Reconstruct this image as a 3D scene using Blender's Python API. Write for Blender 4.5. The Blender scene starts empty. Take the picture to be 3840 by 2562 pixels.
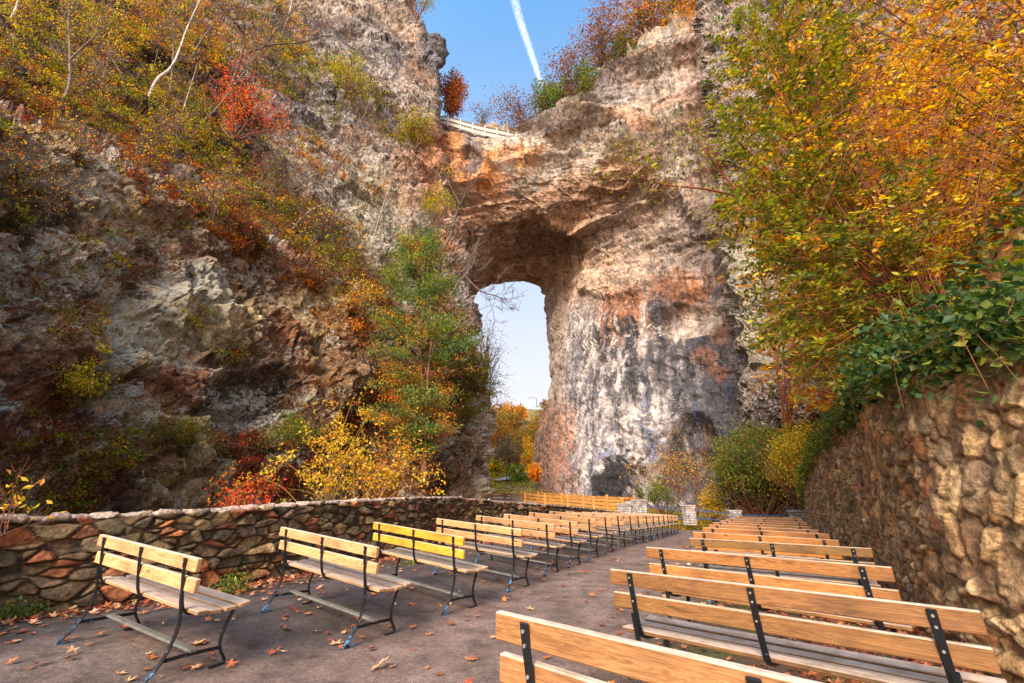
import bpy, math, random
import numpy as np

# ------------------------------------------------------------------ basics
rng = np.random.default_rng(11)
random.seed(11)
sc = bpy.context.scene
COL = sc.collection
F, HOR, CZ = 1600.0, 1870.0, 1.22          # focal length and horizon of the 3840 px wide photograph, eye height
PT = math.atan((HOR - 1281) / F)


def ray(u, v):
    x = (np.asarray(u, float) - 1920) / F
    y = -(np.asarray(v, float) - 1281) / F
    dy = math.cos(PT) - y * math.sin(PT)
    dz = math.sin(PT) + y * math.cos(PT)
    return x / dy, dz / dy


def W(u, v, Y):
    rx, rz = ray(u, v)
    Y = np.asarray(Y, float)
    return np.stack([rx * Y, Y + 0 * rx, CZ + rz * Y], -1)


def proj(P):
    P = np.asarray(P, float)
    y = P[..., 1]; z = P[..., 2] - CZ
    c, s = math.cos(PT), math.sin(PT)
    dep = y * c + z * s
    up = -y * s + z * c
    return 1920 + F * P[..., 0] / dep, 1281 - F * up / dep


def sstep(a, b, x):
    t = np.clip((x - a) / (b - a), 0, 1)
    return t * t * (3 - 2 * t)


# ------------------------------------------------------------------ noise
def _h(ix, iy, iz, s):
    h = (ix.astype(np.int64) * 374761393 + iy.astype(np.int64) * 668265263 + iz.astype(np.int64) * 2147483647 + s * 1274126177) & 0xFFFFFFFF
    h = ((h ^ (h >> 13)) * 1274126177) & 0xFFFFFFFF
    h = ((h ^ (h >> 16)) * 2246822519) & 0xFFFFFFFF
    return ((h ^ (h >> 15)) & 0xFFFFFF) / float(0x1000000)


def vnoise(P, s=0):
    I = np.floor(P); f = P - I; f = f * f * f * (f * (f * 6 - 15) + 10)
    i = I.astype(np.int64); x, y, z = i[..., 0], i[..., 1], i[..., 2]
    fx, fy, fz = f[..., 0], f[..., 1], f[..., 2]
    def L(a, b, t): return a + (b - a) * t
    a = L(L(_h(x, y, z, s), _h(x + 1, y, z, s), fx), L(_h(x, y + 1, z, s), _h(x + 1, y + 1, z, s), fx), fy)
    b = L(L(_h(x, y, z + 1, s), _h(x + 1, y, z + 1, s), fx), L(_h(x, y + 1, z + 1, s), _h(x + 1, y + 1, z + 1, s), fx), fy)
    return L(a, b, fz) * 2 - 1


def fbm(P, o=4, s=0, g=0.5):
    a, r, t = 1.0, 0.0, 0.0
    for k in range(o):
        r = r + a * vnoise(P * (2.03 ** k) + 17.3 * k, s + k); t += a; a *= g
    return r / t


def ridged(P, o=4, s=0):
    a, r, t = 1.0, 0.0, 0.0
    for k in range(o):
        r = r + a * (1 - 2 * np.abs(vnoise(P * (2.07 ** k) + 9.1 * k, s + k))); t += a; a *= 0.5
    return r / t


def worley(P, s=0):
    I = np.floor(P).astype(np.int64)
    n = P.shape[:-1]
    F1 = np.full(n, 9.0); F2 = np.full(n, 9.0)
    D = np.zeros(P.shape); K = np.zeros(P.shape, np.int64)
    for dx in (-1, 0, 1):
        for dy in (-1, 0, 1):
            for dz in (-1, 0, 1):
                c = I + np.array([dx, dy, dz])
                ctr = c + np.stack([_h(c[..., 0], c[..., 1], c[..., 2], s + q) for q in (1, 2, 3)], -1)
                d = P - ctr
                r = np.sqrt((d * d).sum(-1))
                m = r < F1
                F2 = np.where(m, F1, np.minimum(F2, r))
                F1 = np.where(m, r, F1)
                D = np.where(m[..., None], d, D); K = np.where(m[..., None], c, K)
    R = np.stack([_h(K[..., 0], K[..., 1], K[..., 2], s + q) for q in (11, 12, 13, 14)], -1)
    return F1, F2, D, R


# ------------------------------------------------------------------ object helpers
def mesh_np(name, V, faces, mat=None, col=None, smooth=False, extra=None, origin=None):
    """faces: int array (N,k) or list of such arrays"""
    V = np.asarray(V, np.float64).reshape(-1, 3)
    if origin is not None:
        V = V - np.asarray(origin, float)
    if not isinstance(faces, list):
        faces = [faces]
    faces = [np.asarray(f, np.int32) for f in faces if len(f)]
    me = bpy.data.meshes.new(name)
    me.vertices.add(len(V)); me.vertices.foreach_set('co', V.astype(np.float32).ravel())
    nl = sum(f.size for f in faces); npoly = sum(len(f) for f in faces)
    me.loops.add(nl); me.polygons.add(npoly)
    me.loops.foreach_set('vertex_index', np.concatenate([f.ravel() for f in faces]))
    st, tot, a = [], [], 0
    for f in faces:
        st.append(a + np.arange(len(f)) * f.shape[1]); tot.append(np.full(len(f), f.shape[1])); a += f.size
    me.polygons.foreach_set('loop_start', np.concatenate(st).astype(np.int32))
    me.polygons.foreach_set('loop_total', np.concatenate(tot).astype(np.int32))
    me.polygons.foreach_set('use_smooth', np.full(npoly, smooth, bool))
    me.update(calc_edges=True)
    if col is not None:
        at = me.attributes.new('Col', 'FLOAT_COLOR', 'POINT')
        c = np.ones((len(V), 4), np.float32); c[:, :3] = np.asarray(col).reshape(-1, 3)
        at.data.foreach_set('color', c.ravel())
    if extra:
        for k, v in extra.items():
            at = me.attributes.new(k, 'FLOAT', 'POINT'); at.data.foreach_set('value', np.asarray(v, np.float32).ravel())
    if mat: me.materials.append(mat)
    return me


def link(name, me, parent=None):
    o = bpy.data.objects.new(name, me); COL.objects.link(o)
    if parent is not None: o.parent = parent
    return o


def tag(o, label, cat, group=None, kind=None):
    if label: o['label'] = label
    if cat: o['category'] = cat
    if group: o['group'] = group
    if kind: o['kind'] = kind
    return o


def thing(name, label, cat, loc, rz=0.0, group=None):
    o = bpy.data.objects.new(name, None); COL.objects.link(o)
    o.empty_display_size = 0.2
    o.location = loc; o.rotation_euler = (0, 0, rz)
    return tag(o, label, cat, group)


def grid_faces(nr, nc, mask=None):
    i = np.arange(nr * nc).reshape(nr, nc)
    q = np.stack([i[:-1, :-1], i[:-1, 1:], i[1:, 1:], i[1:, :-1]], -1)
    if mask is not None:
        return q[mask]
    return q.reshape(-1, 4)


class MB:
    """collects boxes, prisms and tubes for one mesh"""
    def __init__(s): s.v = []; s.f = []; s.n = 0
    def add(s, V, Fs):
        V = np.asarray(V, float)
        s.v.append(V)
        for f in Fs: s.f.append([q + s.n for q in f])
        s.n += len(V)
    def box(s, c, d, R=None, bev=0.0, jit=0.0):
        c = np.asarray(c, float); d = np.asarray(d, float) / 2
        if bev <= 0:
            V = np.array([[x, y, z] for x in (-1, 1) for y in (-1, 1) for z in (-1, 1)], float) * d
            Fs = [(0, 1, 3, 2), (4, 6, 7, 5), (0, 4, 5, 1), (2, 3, 7, 6), (0, 2, 6, 4), (1, 5, 7, 3)]
        else:
            b = min(bev, d.min() * 0.8)
            V = []
            for x in (-1, 1):
                for y in (-1, 1):
                    for z in (-1, 1):
                        for k in range(3):
                            p = np.array([x, y, z]) * (d - b); p[k] = np.array([x, y, z])[k] * d[k]
                            V.append(p)
            V = np.array(V)
            def q(x, y, z, k): return ((x > 0) * 4 + (y > 0) * 2 + (z > 0)) * 3 + k
            Fs = []
            for k in range(3):
                a, b2 = [m for m in range(3) if m != k]
                for s1 in (-1, 1):
                    r = []
                    for (p1, p2) in ((-1, -1), (1, -1), (1, 1), (-1, 1)):
                        t = [0, 0, 0]; t[k] = s1; t[a] = p1; t[b2] = p2; r.append(q(*t, k))
                    Fs.append(tuple(r))
            for k in range(3):
                a, b2 = [m for m in range(3) if m != k]
                for s1 in (-1, 1):
                    for s2 in (-1, 1):
                        t1 = [0, 0, 0]; t1[k] = -1; t1[a] = s1; t1[b2] = s2
                        t2 = list(t1); t2[k] = 1
                        Fs.append((q(*t1, a), q(*t1, b2), q(*t2, b2), q(*t2, a)))
            for x in (-1, 1):
                for y in (-1, 1):
                    for z in (-1, 1):
                        Fs.append((q(x, y, z, 0), q(x, y, z, 1), q(x, y, z, 2)))
        if jit: V = V + np.random.default_rng(s.n + 5).normal(0, jit, V.shape)
        if R is not None: V = V @ np.asarray(R).T
        s.add(V + c, Fs)
    def sweep(s, pts, w, t, side=(1, 0, 0), r=0.004):
        """flat iron bar swept along pts; w = width across 'side', t = thickness"""
        pts = np.asarray(pts, float); side = np.asarray(side, float); n = len(pts)
        T = np.gradient(pts, axis=0); T /= np.linalg.norm(T, axis=1)[:, None]
        N = np.cross(side, T); N /= np.linalg.norm(N, axis=1)[:, None]
        a, b = w / 2, t / 2
        prof = [(-a + r, -b), (a - r, -b), (a, -b + r), (a, b - r), (a - r, b), (-a + r, b), (-a, b - r), (-a, -b + r)]
        V = np.array([p + side * x + nn * y for p, nn in zip(pts, N) for (x, y) in prof])
        k = 8; Fs = []
        for i in range(n - 1):
            for j in range(k):
                Fs.append((i * k + j, i * k + (j + 1) % k, (i + 1) * k + (j + 1) % k, (i + 1) * k + j))
        Fs.append(tuple(range(k))[::-1]); Fs.append(tuple((n - 1) * k + j for j in range(k)))
        s.add(V, Fs)
    def tube(s, pts, rad, k=6, cap=True):
        pts = np.asarray(pts, float); n = len(pts)
        rad = np.broadcast_to(np.asarray(rad, float), (n,))
        T = np.gradient(pts, axis=0); T /= (np.linalg.norm(T, axis=1)[:, None] + 1e-9)
        up = np.array([0.31, 0.17, 0.93]) if abs(T[0][2]) < 0.8 else np.array([0.9, 0.3, 0.1])
        A = np.cross(T, up); A /= (np.linalg.norm(A, axis=1)[:, None] + 1e-9); B = np.cross(T, A)
        an = np.arange(k) / k * 2 * np.pi
        V = (pts[:, None] + rad[:, None, None] * (A[:, None] * np.cos(an)[None, :, None] + B[:, None] * np.sin(an)[None, :, None])).reshape(-1, 3)
        Fs = []
        for i in range(n - 1):
            for j in range(k):
                Fs.append((i * k + j, i * k + (j + 1) % k, (i + 1) * k + (j + 1) % k, (i + 1) * k + j))
        if cap:
            Fs.append(tuple(range(k))[::-1]); Fs.append(tuple((n - 1) * k + j for j in range(k)))
        s.add(V, Fs)
    def build(s, name, mat, parent=None, origin=None, smooth=False, col=None):
        by = {}
        for f in s.f: by.setdefault(len(f), []).append(f)
        V = np.concatenate(s.v)
        me = mesh_np(name, V, [np.array(x) for x in by.values()], mat, col, smooth, None, origin)
        return link(name, me, parent)


# ------------------------------------------------------------------ materials
def new_mat(name):
    m = bpy.data.materials.new(name); m.use_nodes = True
    nt = m.node_tree; nt.nodes.clear()
    out = nt.nodes.new('ShaderNodeOutputMaterial')
    b = nt.nodes.new('ShaderNodeBsdfPrincipled'); nt.links.new(b.outputs[0], out.inputs[0])
    return m, nt, b, out


def nd(nt, t, **kw):
    n = nt.nodes.new(t)
    for k, v in kw.items():
        if k in n.inputs: n.inputs[k].default_value = v
        else: setattr(n, k, v)
    return n


def ramp(nt, src, stops):
    r = nt.nodes.new('ShaderNodeValToRGB')
    e = r.color_ramp.elements
    while len(e) < len(stops): e.new(0.5)
    for q, (p, c) in zip(e, stops):
        q.position = p; q.color = (c, c, c, 1) if isinstance(c, (int, float)) else (*c, 1)
    nt.links.new(src, r.inputs[0]); return r.outputs[0]


def mix(nt, fac, a, b, mode='MIX'):
    m = nt.nodes.new('ShaderNodeMix'); m.data_type = 'RGBA'; m.blend_type = mode
    def put(sock, v):
        if hasattr(v, 'links') or hasattr(v, 'is_output'): nt.links.new(v, sock)
        elif isinstance(v, (int, float)): sock.default_value = v if sock.type == 'VALUE' else (v, v, v, 1)
        else: sock.default_value = (*v, 1)
    put(m.inputs[0], fac); put(m.inputs[6], a); put(m.inputs[7], b)
    return m.outputs[2]


def noise(nt, vec, scale, detail=4, rough=0.6):
    n = nt.nodes.new('ShaderNodeTexNoise'); n.inputs['Scale'].default_value = scale
    n.inputs['Detail'].default_value = detail; n.inputs['Roughness'].default_value = rough
    if vec is not None: nt.links.new(vec, n.inputs['Vector'])
    return n.outputs[0]


def bump(nt, b, h, strength, dist, prev=None):
    bm = nt.nodes.new('ShaderNodeBump'); bm.inputs['Strength'].default_value = strength; bm.inputs['Distance'].default_value = dist
    nt.links.new(h, bm.inputs['Height'])
    if prev is not None: nt.links.new(prev, bm.inputs['Normal'])
    nt.links.new(bm.outputs[0], b.inputs['Normal']); return bm.outputs[0]


def attr(nt, name='Col'):
    a = nt.nodes.new('ShaderNodeAttribute'); a.attribute_name = name; return a


def pos(nt):
    g = nt.nodes.new('ShaderNodeNewGeometry'); return g


def mat_rock(name, fine=6.0, lich=(0.50, 0.47, 0.36), bstr=0.8, bd=0.15, lsc=1.3, con=1.0, drip=0.0):
    m, nt, b, _ = new_mat(name)
    g = pos(nt); a = attr(nt); l = attr(nt, 'lich')
    n1 = noise(nt, g.outputs['Position'], fine, 6, 0.72)
    n2 = noise(nt, g.outputs['Position'], fine * 0.22, 5, 0.65)
    c = mix(nt, 1.0, a.outputs['Color'], ramp(nt, n2, [(0.3, 0.6), (0.7, 1.35)]), 'MULTIPLY')
    c = mix(nt, 1.0, c, ramp(nt, n1, [(0.36, 1 - 0.58 * con), (0.5, 1.0), (0.64, 1 + 0.6 * con)]), 'MULTIPLY')
    if drip:
        md = nd(nt, 'ShaderNodeMapping'); md.inputs['Scale'].default_value = (1.1, 1.1, 0.07); nt.links.new(g.outputs['Position'], md.inputs[0])
        dn = noise(nt, md.outputs[0], 1.3, 6, 0.62)
        c = mix(nt, 1.0, c, ramp(nt, dn, [(0.36, 1 - drip), (0.47, 1.0), (0.62, 1.0 + 0.35 * drip)]), 'MULTIPLY')
    # joints and cracks
    wp = nt.nodes.new('ShaderNodeTexNoise'); wp.inputs['Scale'].default_value = 0.9; wp.inputs['Detail'].default_value = 5; wp.inputs['Roughness'].default_value = 0.65
    nt.links.new(g.outputs['Position'], wp.inputs['Vector'])
    ws = nd(nt, 'ShaderNodeVectorMath', operation='SCALE'); ws.inputs['Scale'].default_value = 1.6; nt.links.new(wp.outputs['Color'], ws.inputs[0])
    wa = nd(nt, 'ShaderNodeVectorMath', operation='ADD'); nt.links.new(g.outputs['Position'], wa.inputs[0]); nt.links.new(ws.outputs[0], wa.inputs[1])
    mpz = nd(nt, 'ShaderNodeMapping'); mpz.inputs['Scale'].default_value = (1, 1, 1.7); mpz.inputs['Rotation'].default_value = (0.12, 0.2, 0); nt.links.new(wa.outputs[0], mpz.inputs[0])
    ck = None
    for sc_, lo_ in ((0.42, 0.35), (1.3, 0.5)):
        vo = nd(nt, 'ShaderNodeTexVoronoi', feature='DISTANCE_TO_EDGE'); vo.inputs['Scale'].default_value = sc_ * fine / 1.6; nt.links.new(mpz.outputs[0], vo.inputs['Vector'])
        e_ = ramp(nt, vo.outputs['Distance'], [(0.0, lo_), (0.035, 1.0)])
        ck = e_ if ck is None else mix(nt, 1.0, ck, e_, 'MULTIPLY')
    spk = noise(nt, g.outputs['Position'], lsc * 2.4, 5, 0.85)
    c = mix(nt, 1.0, c, ramp(nt, spk, [(0.40, 1 - 0.55 * con), (0.46, 1.0), (0.56, 1.0), (0.62, 1 + 0.5 * con)]), 'MULTIPLY')
    gate = noise(nt, g.outputs['Position'], 0.25, 3, 0.6)
    ck = mix(nt, ramp(nt, gate, [(0.36, 0.0), (0.5, 1.0)]), (1, 1, 1), ck)
    c = mix(nt, 1.0, c, ck, 'MULTIPLY')
    n3 = noise(nt, g.outputs['Position'], lsc, 6, 0.8)
    ad = nt.nodes.new('ShaderNodeMath'); ad.operation = 'ADD'
    nt.links.new(n3, ad.inputs[0]); nt.links.new(l.outputs['Fac'], ad.inputs[1])
    c = mix(nt, ramp(nt, ad.outputs[0], [(0.585, 0.0), (0.62, 0.9)]), c, lich)
    nt.links.new(c, b.inputs['Base Color'])
    b.inputs['Roughness'].default_value = 0.86
    b.inputs['Specular IOR Level'].default_value = 0.3
    x = bump(nt, b, n1, bstr, bd); x = bump(nt, b, ck, 0.6, 0.25, x)
    n4 = noise(nt, g.outputs['Position'], fine * 3.5, 4, 0.7)
    bump(nt, b, n4, bstr * 0.6, bd * 0.35, x)
    return m


def mat_leaf(name, trans=0.45, rough=0.5):
    m, nt, b, out = new_mat(name)
    a = attr(nt)
    nt.links.new(a.outputs['Color'], b.inputs['Base Color'])
    b.inputs['Roughness'].default_value = rough
    b.inputs['Specular IOR Level'].default_value = 0.3
    t = nd(nt, 'ShaderNodeBsdfTranslucent')
    hs = nd(nt, 'ShaderNodeHueSaturation', Saturation=1.15, Value=1.5)
    nt.links.new(a.outputs['Color'], hs.inputs['Color']); nt.links.new(hs.outputs[0], t.inputs['Color'])
    mx = nd(nt, 'ShaderNodeMixShader'); mx.inputs[0].default_value = trans
    nt.links.new(b.outputs[0], mx.inputs[1]); nt.links.new(t.outputs[0], mx.inputs[2]); nt.links.new(mx.outputs[0], out.inputs[0])
    return m


def mat_bark(name, c1, c2, scale=8):
    m, nt, b, _ = new_mat(name)
    g = pos(nt)
    n = noise(nt, g.outputs['Position'], scale, 5, 0.7)
    nt.links.new(mix(nt, ramp(nt, n, [(0.35, 0.0), (0.65, 1.0)]), c1, c2), b.inputs['Base Color'])
    b.inputs['Roughness'].default_value = 0.85
    bump(nt, b, n, 0.5, 0.02)
    return m


def mat_wood(name, base, dark, top, grey=0.0):
    m, nt, b, _ = new_mat(name)
    tc = nd(nt, 'ShaderNodeTexCoord'); oi = nd(nt, 'ShaderNodeObjectInfo')
    ml = nd(nt, 'ShaderNodeMath', operation='MULTIPLY'); nt.links.new(oi.outputs['Random'], ml.inputs[0]); ml.inputs[1].default_value = 37.0
    cb = nd(nt, 'ShaderNodeCombineXYZ'); nt.links.new(ml.outputs[0], cb.inputs[0]); nt.links.new(ml.outputs[0], cb.inputs[2])
    va = nd(nt, 'ShaderNodeVectorMath', operation='ADD'); nt.links.new(tc.outputs['Object'], va.inputs[0]); nt.links.new(cb.outputs[0], va.inputs[1])
    mp = nd(nt, 'ShaderNodeMapping'); mp.inputs['Scale'].default_value = (0.9, 11, 11); nt.links.new(va.outputs[0], mp.inputs[0])
    wv = nd(nt, 'ShaderNodeTexNoise'); wv.inputs['Scale'].default_value = 2.2; wv.inputs['Detail'].default_value = 7; wv.inputs['Roughness'].default_value = 0.62
    wv.inputs['Distortion'].default_value = 0.9
    nt.links.new(mp.outputs[0], wv.inputs['Vector'])
    mp2 = nd(nt, 'ShaderNodeMapping'); mp2.inputs['Scale'].default_value = (3, 90, 90); nt.links.new(va.outputs[0], mp2.inputs[0])
    fine = noise(nt, mp2.outputs[0], 1.5, 4, 0.6)
    c = mix(nt, ramp(nt, wv.outputs[0], [(0.34, 0.0), (0.42, 0.85), (0.46, 0.15), (0.51, 1.0), (0.56, 0.3), (0.62, 1.0), (0.7, 0.1)]), dark, base)
    c = mix(nt, 1.0, c, ramp(nt, fine, [(0.3, 0.78), (0.7, 1.18)]), 'MULTIPLY')
    big = noise(nt, va.outputs[0], 2.3, 3, 0.6)
    c = mix(nt, 1.0, c, ramp(nt, big, [(0.3, 0.58), (0.5, 0.98), (0.7, 1.18)]), 'MULTIPLY')
    mp3 = nd(nt, 'ShaderNodeMapping'); mp3.inputs['Scale'].default_value = (4.5, 13, 13); nt.links.new(va.outputs[0], mp3.inputs[0])
    vo = nd(nt, 'ShaderNodeTexVoronoi'); vo.inputs['Scale'].default_value = 0.55; nt.links.new(mp3.outputs[0], vo.inputs['Vector'])
    c = mix(nt, ramp(nt, vo.outputs['Distance'], [(0.04, 0.8), (0.13, 0.0)]), c, tuple(x * 0.35 for x in dark))
    c = mix(nt, 1.0, c, oi.outputs['Color'], 'MULTIPLY')
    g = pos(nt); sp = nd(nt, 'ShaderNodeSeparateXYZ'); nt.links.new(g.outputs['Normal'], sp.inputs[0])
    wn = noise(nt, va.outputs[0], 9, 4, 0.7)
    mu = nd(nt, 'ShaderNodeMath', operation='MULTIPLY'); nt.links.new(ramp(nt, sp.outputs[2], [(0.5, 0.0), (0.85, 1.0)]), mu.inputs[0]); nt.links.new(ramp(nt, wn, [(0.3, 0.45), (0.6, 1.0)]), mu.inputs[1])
    c = mix(nt, mu.outputs[0], c, mix(nt, 1.0, top, ramp(nt, fine, [(0.3, 0.65), (0.7, 1.2)]), 'MULTIPLY'))  # upward faces paler: light from above put into the colour, with some weathering
    nt.links.new(c, b.inputs['Base Color']); b.inputs['Roughness'].default_value = 0.62
    bump(nt, b, fine, 0.35, 0.004)
    return m


def mat_iron():
    m, nt, b, _ = new_mat('black_paint_over_blue')
    tc = nd(nt, 'ShaderNodeTexCoord'); oi = nd(nt, 'ShaderNodeObjectInfo')
    ml = nd(nt, 'ShaderNodeMath', operation='MULTIPLY'); nt.links.new(oi.outputs['Random'], ml.inputs[0]); ml.inputs[1].default_value = 23.0
    va = nd(nt, 'ShaderNodeVectorMath', operation='ADD'); nt.links.new(tc.outputs['Object'], va.inputs[0]); nt.links.new(ml.outputs[0], va.inputs[1])
    n = noise(nt, va.outputs[0], 22, 5, 0.7)
    sp = nd(nt, 'ShaderNodeSeparateXYZ'); nt.links.new(tc.outputs['Object'], sp.inputs[0])
    zz = ramp(nt, sp.outputs[2], [(0.0, 0.21), (0.12, 0.13), (0.26, 0.03), (0.6, 0.02)])
    yy = ramp(nt, sp.outputs[1], [(0.0, 1.0), (0.15, 0.25)])
    mz = nd(nt, 'ShaderNodeMath', operation='MULTIPLY'); nt.links.new(zz, mz.inputs[0]); nt.links.new(yy, mz.inputs[1])
    ad = nd(nt, 'ShaderNodeMath', operation='ADD'); nt.links.new(mz.outputs[0], ad.inputs[0]); nt.links.new(n, ad.inputs[1])
    n2 = noise(nt, va.outputs[0], 60, 3, 0.7)
    blue = mix(nt, ramp(nt, n2, [(0.4, 0.0), (0.6, 1.0)]), (0.02, 0.10, 0.27), (0.10, 0.27, 0.42))
    c = mix(nt, ramp(nt, ad.outputs[0], [(0.66, 0.0), (0.72, 1.0)]), (0.008, 0.009, 0.012), blue)
    nt.links.new(c, b.inputs['Base Color']); b.inputs['Roughness'].default_value = 0.38
    bump(nt, b, n, 0.25, 0.003)
    return m


def mat_simple(name, c1, c2, scale=6, rough=0.8, bs=0.3, bd=0.01):
    m, nt, b, _ = new_mat(name)
    g = pos(nt); n = noise(nt, g.outputs['Position'], scale, 5, 0.65)
    nt.links.new(mix(nt, ramp(nt, n, [(0.3, 0.0), (0.7, 1.0)]), c1, c2), b.inputs['Base Color'])
    b.inputs['Roughness'].default_value = rough
    bump(nt, b, n, bs, bd); return m


def mat_attr(name, rough=0.85, fine=30, bs=0.5, bd=0.01, lo=0.7, hi=1.25):
    m, nt, b, _ = new_mat(name)
    g = pos(nt); a = attr(nt); n = noise(nt, g.outputs['Position'], fine, 5, 0.7)
    n2 = noise(nt, g.outputs['Position'], fine * 0.25, 4, 0.65)
    c = mix(nt, 1.0, a.outputs['Color'], ramp(nt, n, [(0.3, lo), (0.7, hi)]), 'MULTIPLY')
    c = mix(nt, 1.0, c, ramp(nt, n2, [(0.3, lo), (0.7, hi)]), 'MULTIPLY')
    nt.links.new(c, b.inputs['Base Color']); b.inputs['Roughness'].default_value = rough
    bump(nt, b, n, bs, bd); return m


ROCK = mat_rock('weathered_limestone', 1.6, lich=(0.62, 0.55, 0.48), bstr=1.0, bd=0.6, lsc=1.8)
ROCKE = mat_rock('banded_limestone', 1.7, lich=(0.66, 0.58, 0.52), bstr=0.9, bd=0.45, lsc=1.8, con=0.55, drip=0.55)
ROCKN = mat_rock('lichen_covered_limestone', 2.6, lich=(0.58, 0.53, 0.45), bstr=1.0, bd=0.4, lsc=4.5)
STONE = mat_attr('wall_stone', fine=26, bs=0.9, bd=0.03, lo=0.5, hi=1.45)
LEAF = mat_leaf('autumn_leaf', 0.45)
LEAFN = mat_leaf('near_leaf', 0.4, 0.42)
TWIG = mat_bark('red_brown_twig', (0.11, 0.035, 0.018), (0.22, 0.08, 0.04), 12)
BARKG = mat_bark('grey_bark', (0.07, 0.045, 0.035), (0.22, 0.15, 0.115), 6)
BARKW = mat_bark('pale_bark', (0.26, 0.21, 0.18), (0.58, 0.52, 0.47), 5)
BARKD = mat_bark('dark_bark', (0.035, 0.025, 0.02), (0.12, 0.08, 0.06), 6)
STEMR = mat_bark('reddish_stem', (0.14, 0.035, 0.012), (0.36, 0.11, 0.04), 25)
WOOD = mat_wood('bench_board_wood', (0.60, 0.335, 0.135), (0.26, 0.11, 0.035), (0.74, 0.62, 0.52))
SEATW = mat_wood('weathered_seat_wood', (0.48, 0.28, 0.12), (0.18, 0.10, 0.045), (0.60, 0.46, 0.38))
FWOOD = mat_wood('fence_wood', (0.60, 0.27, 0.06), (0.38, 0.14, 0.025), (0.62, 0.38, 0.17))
IRON = mat_iron()
BOLT = mat_simple('bolt_steel', (0.10, 0.10, 0.10), (0.30, 0.29, 0.27), 60, 0.45)
RAILM = mat_simple('blue_pipe', (0.01, 0.05, 0.16), (0.03, 0.13, 0.30), 9, 0.4)
GREYW = mat_simple('grey_painted_plank', (0.34, 0.33, 0.31), (0.60, 0.57, 0.53), 3, 0.8)
STRW = mat_simple('stretcher_wood', (0.08, 0.075, 0.07), (0.19, 0.18, 0.165), 20, 0.8)

# ------------------------------------------------------------------ ground levels
AISLE = np.array([(-3.6, 1.5), (-2.9, 2.9), (-2.44, 3.65), (-1.4, 4.45), (-0.75, 5.5), (-0.06, 6.8), (0.53, 8.1), (1.05, 8.95), (1.6, 10.1), (2.19, 11.2), (2.77, 12.35), (3.5, 13.7), (4.5, 15.6), (7.8, 22.3), (10, 27), (12, 32)])


def G(x, y):
    x = np.asarray(x, float); y = np.asarray(y, float)
    xa = np.interp(y, AISLE[:, 1], AISLE[:, 0])
    z = 0.10 * sstep(0, 1, (xa - x - 0.1) / 1.5)
    z = z - 0.05 * sstep(0.8, 5, x - xa) * sstep(2, 6, y) - 0.034 * np.maximum(0, y - 12)
    return z


LW = [(-1300, 2010, 2.6), (-500, 1972, 3.7), (0, 1953, 4.75), (400, 1935, 5.35), (770, 1918, 6.1), (1200, 1888, 7.9), (1530, 1869, 10.2), (1700, 1866, 12.3), (1840, 1879, 14.2), (2080, 1896, 18), (2210, 1908, 21.5), (2330, 1922, 26.5)]
LWP = np.array([W(u, v, Y) for u, v, Y in LW])
RWP = np.array([(3.9, -4, 2.3), (3.7, -1.0, 2.3), (3.5, 1.2, 2.3), (3.38, 2.6, 2.34), (3.5, 3.65, 2.40), (4.02, 4.6, 2.50), (5.72, 7.15, 2.55), (7.2, 10.1, 2.5), (8.9, 13.2, 2.2), (10.6, 16.3, 1.8), (13.0, 20.3, 1.1), (15.6, 23.9, 0.7)])


def xl(y): return np.interp(y, LWP[:, 1], LWP[:, 0])
def xr(y): return np.interp(y, RWP[:, 1], RWP[:, 0])


RAIL = [(7.3, 27.3), (8.3, 27.6), (11.45, 27.6), (13.45, 25.7), (15.5, 23.2)]


def terrain(x, y):
    x = np.asarray(x, float); y = np.asarray(y, float)
    z = G(x, np.minimum(y, 30)) - 0.45
    up = np.interp(y, [0, 26, 31, 36, 45, 60, 75, 100, 130, 200, 300, 500], [0, 0, 0.3, 0.65, 1.5, 2.2, 3.4, 6.0, 9.5, 30, 62, 95])
    z = z + up
    lx = xl(np.minimum(y, 26))
    z = z - 2.6 * sstep(0.6, 3.5, lx - x) * sstep(46, 30, y)
    P = np.stack([x, y, 0 * x], -1)
    z = z + 0.25 * fbm(P * 0.25, 3, 5) * sstep(28, 36, y) + 3.5 * fbm(P * 0.02, 3, 9) * sstep(130, 200, y)
    # stream bed that winds away under the arch
    cx = 0.2 + 0.02 * (y - 60)
    z = z - 0.8 * np.exp(-((x - cx) / 4.0) ** 2) * sstep(52, 62, y) * sstep(120, 100, y)
    return z


# ground sheet with fine cells close by, coarse to the horizon
gx = np.concatenate([-np.geomspace(900, 42, 26), np.linspace(-40, 60, 150), np.geomspace(62, 900, 26)])
gy = np.concatenate([np.linspace(-60, -2, 12), np.linspace(0, 130, 190), np.geomspace(132, 1500, 40)])
GX, GY = np.meshgrid(gx, gy)
GZ = terrain(GX, GY)
inside = (GX > xl(np.clip(GY, 2, 27)) - 0.2) & (GX < xr(np.clip(GY, 0, 24)) + 6) & (GY < 29)
GZ = np.where(inside, np.minimum(GZ, G(GX, GY) - 0.12), GZ)
V = np.stack([GX, GY, GZ], -1)
n1 = fbm(V * 0.15, 3, 3); n2 = fbm(V * 1.1, 3, 4)
c = np.zeros(V.shape)
c[:] = (0.16, 0.085, 0.035)
w = sstep(-0.1, 0.3, n1)[..., None]; c = c * (1 - w) + np.array([0.13, 0.13, 0.03]) * w
w = sstep(0.0, 0.5, n2)[..., None]; c = c * (1 - w) + np.array([0.30, 0.14, 0.04]) * w
cx = 0.2 + 0.02 * (GY - 60)
w = (sstep(4.5, 1.5, np.abs(GX - cx + 1.0 * n1)) * sstep(48, 56, GY) * sstep(110, 90, GY))[..., None]
c = c * (1 - w) + (np.array([0.30, 0.26, 0.21]) * (1 + 0.5 * n2[..., None])) * w
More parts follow.
